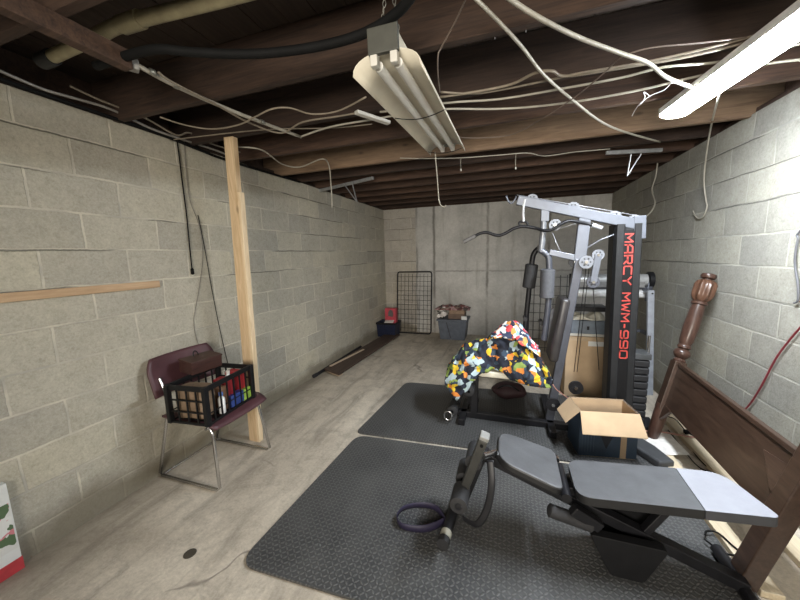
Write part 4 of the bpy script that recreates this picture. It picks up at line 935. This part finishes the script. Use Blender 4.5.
# long back pad: black part with painted sheen and pale end
def lp(x, s):                  # point on the top of the back pad
    z = .405+(x-.30)*.06; yc = 1.605+(x-.3)*.055; wdt = .138 if x < .95 else .138
    return Vector((x, yc+s*wdt, z))
bm = pad('b', [lp(.31, -1), lp(.775, -1), lp(.785, 1), lp(.31, 1)], [.07, .002, .002, .07], .042, SHEENVIN); o = obj('back_pad', bm, SHEENVIN, t, bevel=.009, seg=4, smooth='auto'); two_tone(o, SIDE)
bm = pad('b', [lp(.777, -1), lp(1.02, -.98), lp(.965, .97), lp(.787, 1)], [.002, .03, .16, .002], .042, LVIN); o = obj('back_pad_end', bm, LVIN, t, bevel=.010, seg=4, smooth='auto'); two_tone(o, GSIDE); o['label'] = 'pale grey end section'
bm = B(); beam(bm, (.30, 1.61, .335), (.93, 1.635, .375), .045, .04, (0, 1, 0)); obj('back_rail', bm, BLK, t, bevel=.004)
bm = B(); cyl(bm, (.275, 1.50, .36), (.275, 1.74, .36), .022); obj('hinge', bm, BLK, t, smooth='auto')
bm = B(); cyl(bm, (.262, 1.76, .375), (.262, 1.79, .375), .018); obj('hinge_bolt', bm, CHROME, t, smooth='auto')
# seat support + leg post
bm = B(); beam(bm, (-.235, 1.67, ZM+.03), (-.10, 1.665, .44), .05, .045, (0, 1, 0)); obj('front_leg', bm, BLK, t, bevel=.004)
bm = B(); cyl(bm, (-.283, 1.44, ZM+.029), (-.25, 1.90, ZM+.029), .028); cb = obj('foot_bar', bm, BLK, t, smooth='auto')
bm = B(); cyl(bm, (-.2845, 1.405, ZM+.031), (-.283, 1.44, ZM+.031), .031); obj('end_cap', bm, FOAM, cb, smooth='auto')
bm = B(); cyl(bm, (-.283, 1.442, ZM+.029), (-.28, 1.485, ZM+.029), .0292); o = obj('worn_ring', bm, M('worn_pale_metal', (.35, .34, .28), .5), cb, smooth='auto')
# tall post carrying the rollers
pa, pb = Vector((-.20, 1.52, .27)), Vector((-.095, 1.47, .615))
OL = M('dark_olive_steel', (.045, .045, .042), .4, .2)
bm = B(); beam(bm, pa, pb, .05, .042, (0, 1, 0)); obj('roller_post', bm, OL, t, bevel=.004)
bm = B(); d_ = (pb-pa).normalized(); beam(bm, pb, pb+d_*.022, .052, .044, (0, 1, 0)); o = obj('post_cap', bm, M('grey_cap', (.20, .20, .19), .5), t, bevel=.005); o['label'] = 'grey plastic cap'
bm = B(); cyl(bm, pb-d_*.03+Vector((0, -.03, 0)), pb-d_*.03+Vector((0, -.02, 0)), .008); obj('post_hole_plug', bm, CBLK, t)
bm = B(); cyl(bm, (-.10, 1.50, .50), (-.04, 1.60, .47), .015); obj('adjust_bolt', bm, CHROME, t, smooth='auto')
for x, z, y0, y1 in ((-.205, .29, 1.39, 1.52), (-.205, .29, 1.575, 1.72), (-.15, .43, 1.53, 1.68)):
    bm = B(); lathe(bm, (x, y0, z), (0, 1, 0), [(0, .028), (.004, .042), (y1-y0-.004, .042), (y1-y0, .028)], 22); o = obj('foam_roller', bm, FOAM, t, smooth='auto')
    bm = B(); lathe(bm, (x, y0-.006, z), (0, 1, 0), [(0, .010), (.002, .017), (.01, .017)], 16); obj('roller_cap', bm, BLK, o, smooth='auto')
bm = B(); cyl(bm, (-.205, 1.40, .29), (-.205, 1.71, .29), .012); obj('roller_axle', bm, BLK, t)
bm = B(); tube(bm, [(-.065, 1.48, .50), (-.055, 1.44, .40), (-.075, 1.42, .28), (-.12, 1.41, .20), (-.19, 1.44, .19)], .012, 8, flat=(.017, .003)); obj('hold_down_strap', bm, BLK, t, smooth=True)
# rear support under back pad and adjuster rollers
bm = B(); beam(bm, (.42, 1.52, .24), (.30, 1.50, .315), .04, .05, (0, 1, 0)); obj('adjuster_arm', bm, BLK, t, bevel=.006)
bm = B(); beam(bm, (.42, 1.70, .24), (.30, 1.72, .315), .04, .05, (0, 1, 0)); obj('adjuster_arm', bm, BLK, t, bevel=.006)
bm = B(); lathe(bm, (.20, 1.50, .285), (.19, .02, -.05), [(0, .02), (.006, .030), (.19, .030), (.2, .02)], 18); obj('adjuster_roller', bm, FOAM, t, smooth='auto')
bm = B(); beam(bm, (.62, 1.60, .20), (.72, 1.62, .35), .04, .03, (0, 1, 0)); obj('back_support', bm, BLK, t, bevel=.003)
STM = M('matt_black_steel', (.009, .009, .010), .6, spec=.2)
for y0, tp in ((1.505, .20), (1.685, .315)):
    k = (tp-ZM)/.30; bm = B(); prism(bm, round_poly([(.47, y0, ZM), (.60, y0, ZM), (.60+.13*k, y0, tp), (.47-.15*k, y0, tp)], .02, 3), (0, .045, 0)); obj('stand_plate', bm, STM, t, bevel=.004)
bm = B(); prism(bm, [(.47, 1.55, ZM), (.60, 1.55, ZM), (.61, 1.55, .135), (.45, 1.55, .165)], (0, .135, 0)); obj('stand_web', bm, STM, t, bevel=.003)
bm = B(); cyl(bm, (.975, 1.40, ZM+.026), (.985, 1.78, ZM+.026), .025); obj('rear_foot_bar', bm, BLK, t, smooth='auto')
# purple strap on the mat
PU = M('purple_webbing', (.020, .016, .042), .6, 0, .1, 60)
bm = B(); pts = [aZ(x, y, ZM+.020) for x, y in ((446, 522), (436, 508), (420, 505), (404, 508), (397, 517), (402, 526), (420, 529), (434, 526), (444, 521))]
P = smooth_pts(pts, 6); n_ = len(P); rows = []
for i, q in enumerate(P):
    tw = .25*math.sin(i/n_*PI*2); rows.append([bm.verts.new(q+Vector((tw*.03*k, 0, k*.0195))) for k in (-1, 0, 1)])
for A_, C_ in zip(rows, rows[1:]):
    for k in range(2): bm.faces.new((A_[k], A_[k+1], C_[k+1], C_[k]))
tag(obj('webbing_strap', bm, PU, smooth=True, solid=.002), 'purple webbing strap looped on the front mat by the bench foot', 'strap')
# ================================================================== RIGHT SIDE: headboard, planks, cords
t = thing('bed_headboard', (1.12, 2.2, 0), 'dark stained wooden headboard with a turned post leaning on the right wall', 'headboard')
ca, cb_, cc_ = Vector((1.08, 2.84, 0)), Vector((1.01, 1.62, 0)), Vector((1.42, 2.95, 1.27))
e1 = (cb_-ca).normalized(); nn = e1.cross(cc_-ca).normalized(); e2 = nn.cross(e1); 
if e2.z < 0: e2 = -e2
if nn.x < 0: nn = -nn
def hp(s, h, o=0): return ca+e1*s+e2*h+nn*o          # s toward the viewer, h up the leaning plane
REDW = wood('turned_post_wood', (.038, .019, .014), (.080, .042, .030), 2, .3)
ax = (hp(-.20, 1.30)-hp(.03, 0)).normalized(); base = hp(.03, .0)
def postp(h): return base+ax*h
bm = B(); lathe(bm, postp(.0)+Vector((0, 0, .012)), ax, [(0, .024), (.03, .034), (.10, .042), (.22, .046), (.30, .044)], 20); obj('post_foot', bm, REDW, t, smooth='auto')
bm = B(); beam(bm, postp(.27), postp(.66), .085, .075, e1); obj('post_block', bm, DARKW, t, bevel=.004)
bm = B(); lathe(bm, postp(.655), ax, [(0, .036), (.015, .042), (.03, .030), (.045, .044), (.065, .054), (.09, .048), (.105, .032), (.115, .043), (.13, .043), (.14, .036), (.17, .044), (.28, .049), (.42, .044), (.455, .040), (.46, .051), (.475, .051), (.485, .038)], 28); obj('turned_shaft', bm, REDW, t, smooth='auto')
bm = B(); prof = [(0, .038), (.02, .055), (.05, .064), (.125, .064), (.15, .056), (.165, .034)]
x_, y_, z_ = frame(ax); rings = []
for h, r in prof:
    rings.append([bm.verts.new(postp(1.14+h)+(x_*math.cos(2*PI*k/48)+y_*math.sin(2*PI*k/48))*r*(1+.10*math.cos(8*2*PI*k/48))) for k in range(48)])
for A_, C_ in zip(rings, rings[1:]):
    for k in range(48): bm.faces.new((A_[k], A_[(k+1) % 48], C_[(k+1) % 48], C_[k]))
bm.faces.new(rings[0][::-1]); bm.faces.new(rings[-1]); obj('carved_capital', bm, wood('capital_wood', (.060, .028, .017), (.125, .064, .040), 2, .3), t, smooth='auto')
bm = B(); lathe(bm, postp(1.30), ax, [(0, .028), (.012, .028), (.018, .044), (.032, .049), (.048, .044), (.055, .026)], 24); obj('finial_cap', bm, REDW, t, smooth='auto')
# panel
bm = B(); prism(bm, [hp(-.02, .31, -.012), hp(1.20, .335, -.012), hp(1.20, .63, -.012), hp(-.10, .63, -.012)], nn*.026); obj('panel', bm, DARKW, t, bevel=.003)
bm = B(); prism(bm, [hp(-.10, .625, -.02), hp(1.20, .625, -.02), hp(1.20, .65, -.02), hp(-.10, .65, -.02)], nn*.04); obj('top_rail', bm, DARKW, t, bevel=.004)
bm = B(); prism(bm, [hp(.98, .56, -.018), hp(1.15, .58, -.018), hp(1.15, .42, -.018), hp(1.10, .44, -.018)], nn*.006); obj('corner_patch', bm, wood('patch_wood', (.045, .025, .018), (.08, .045, .03), 1, .35), t, bevel=.002)  # thin patch slightly lighter than the panel
bm = B(); prism(bm, [hp(1.15, .0, -.04), hp(1.235, .0, -.04), hp(1.235, 1.0, -.04), hp(1.15, 1.0, -.04)], nn*.07); obj('square_post', bm, DARKW, t, bevel=.005)
bm = B(); prism(bm, [hp(.005, .16, -.02), hp(.03, .32, -.02), hp(.14, .32, -.02)], nn*.02); obj('corner_brace', bm, DARKW, t)
# planks on the floor
LUM = wood('pale_lumber', (.50, .41, .28), (.68, .58, .42), 1, .7, .5)
bm = B(); prism(bm, [(1.045, 2.72, .002), (1.135, 2.72, .002), (1.13, 1.60, .002), (1.05, 1.60, .002)], (0, 0, .03)); tag(obj('lumber_board', bm, LUM, bevel=.003), 'pale lumber board on the floor along the mat edge', 'board', 'lumber on the floor')
bm = B(); prism(bm, [(1.30, 3.35, .002), (1.40, 3.40, .002), (1.41, 1.50, .002), (1.31, 1.50, .002)], (0, 0, .032)); tag(obj('lumber_board', bm, LUM, bevel=.003), 'pale lumber board lying closer to the right wall', 'board', 'lumber on the floor')
cable('thin black cord on the floor below the headboard panel', [aZ(x, y, .04) for x, y in ((664, 416), (675, 419), (685, 430), (694, 436))]+[aZ(x, y, .012) for x, y in ((700, 437), (690, 445), (705, 465), (722, 472), (700, 468), (680, 445), (668, 430))], .004, CBLK, 'power_cord', 'cord')
t = thing('extension_cord', aZ(690, 431, .045), 'pinkish brown extension cord with a dark plug on the boards', 'cord')
bm = B(); tube(bm, [aZ(x, y, .05) for x, y in ((646, 431), (655, 431), (668, 433), (680, 435), (692, 437), (700, 437), (708, 435))], .006, 8); obj('cord', bm, M('pink_brown_jacket', (.36, .18, .14), .5), t, smooth=True)
bm = B(); q = aZ(684, 432, .052); beam(bm, q, q+Vector((.055, .01, .01)), .028, .03); obj('plug', bm, CBLK, t, bevel=.006)
cable('thin black cord coiled on the mat edge beneath the pale pad end', [aZ(x, y, .038) for x, y in ((705, 535), (707, 531), (718, 533), (732, 545), (745, 556), (752, 562), (738, 556), (722, 553), (712, 545), (704, 539))], .0045, CBLK, 'power_cord', 'cord')
bm = B(); q = [aZ(x, y, .037) for x, y in ((653, 434), (668, 432), (690, 455), (662, 455), (645, 441))]; prism(bm, q, (0, 0, .001)); tag(obj('paper_sheet', bm, M('white_paper', (.75, .75, .74), .7)), 'white sheet of paper on the boards near the open carton', 'paper')
bm = B(); prism(bm, [(.93, 2.83, .015), (1.04, 2.63, .015), (1.09, 2.46, .015), (.99, 2.42, .015), (.88, 2.62, .015)], (0, 0, .055)); tag(obj('foot_plate', bm, M('charcoal_rubber', (.05, .052, .056), .55), bevel=.014, seg=3), 'charcoal rubber wedge beside the open carton on the mat corner', 'wedge')
cable('pale pink cord looping past the open carton to the gym', [aY(551, 381, 2.8), aY(556, 389, 2.79), aY(565, 396, 2.78), aY(573, 402, 2.78)], .004, M('pink_brown_jacket', (.36, .18, .14)), 'power_cord', 'cord')
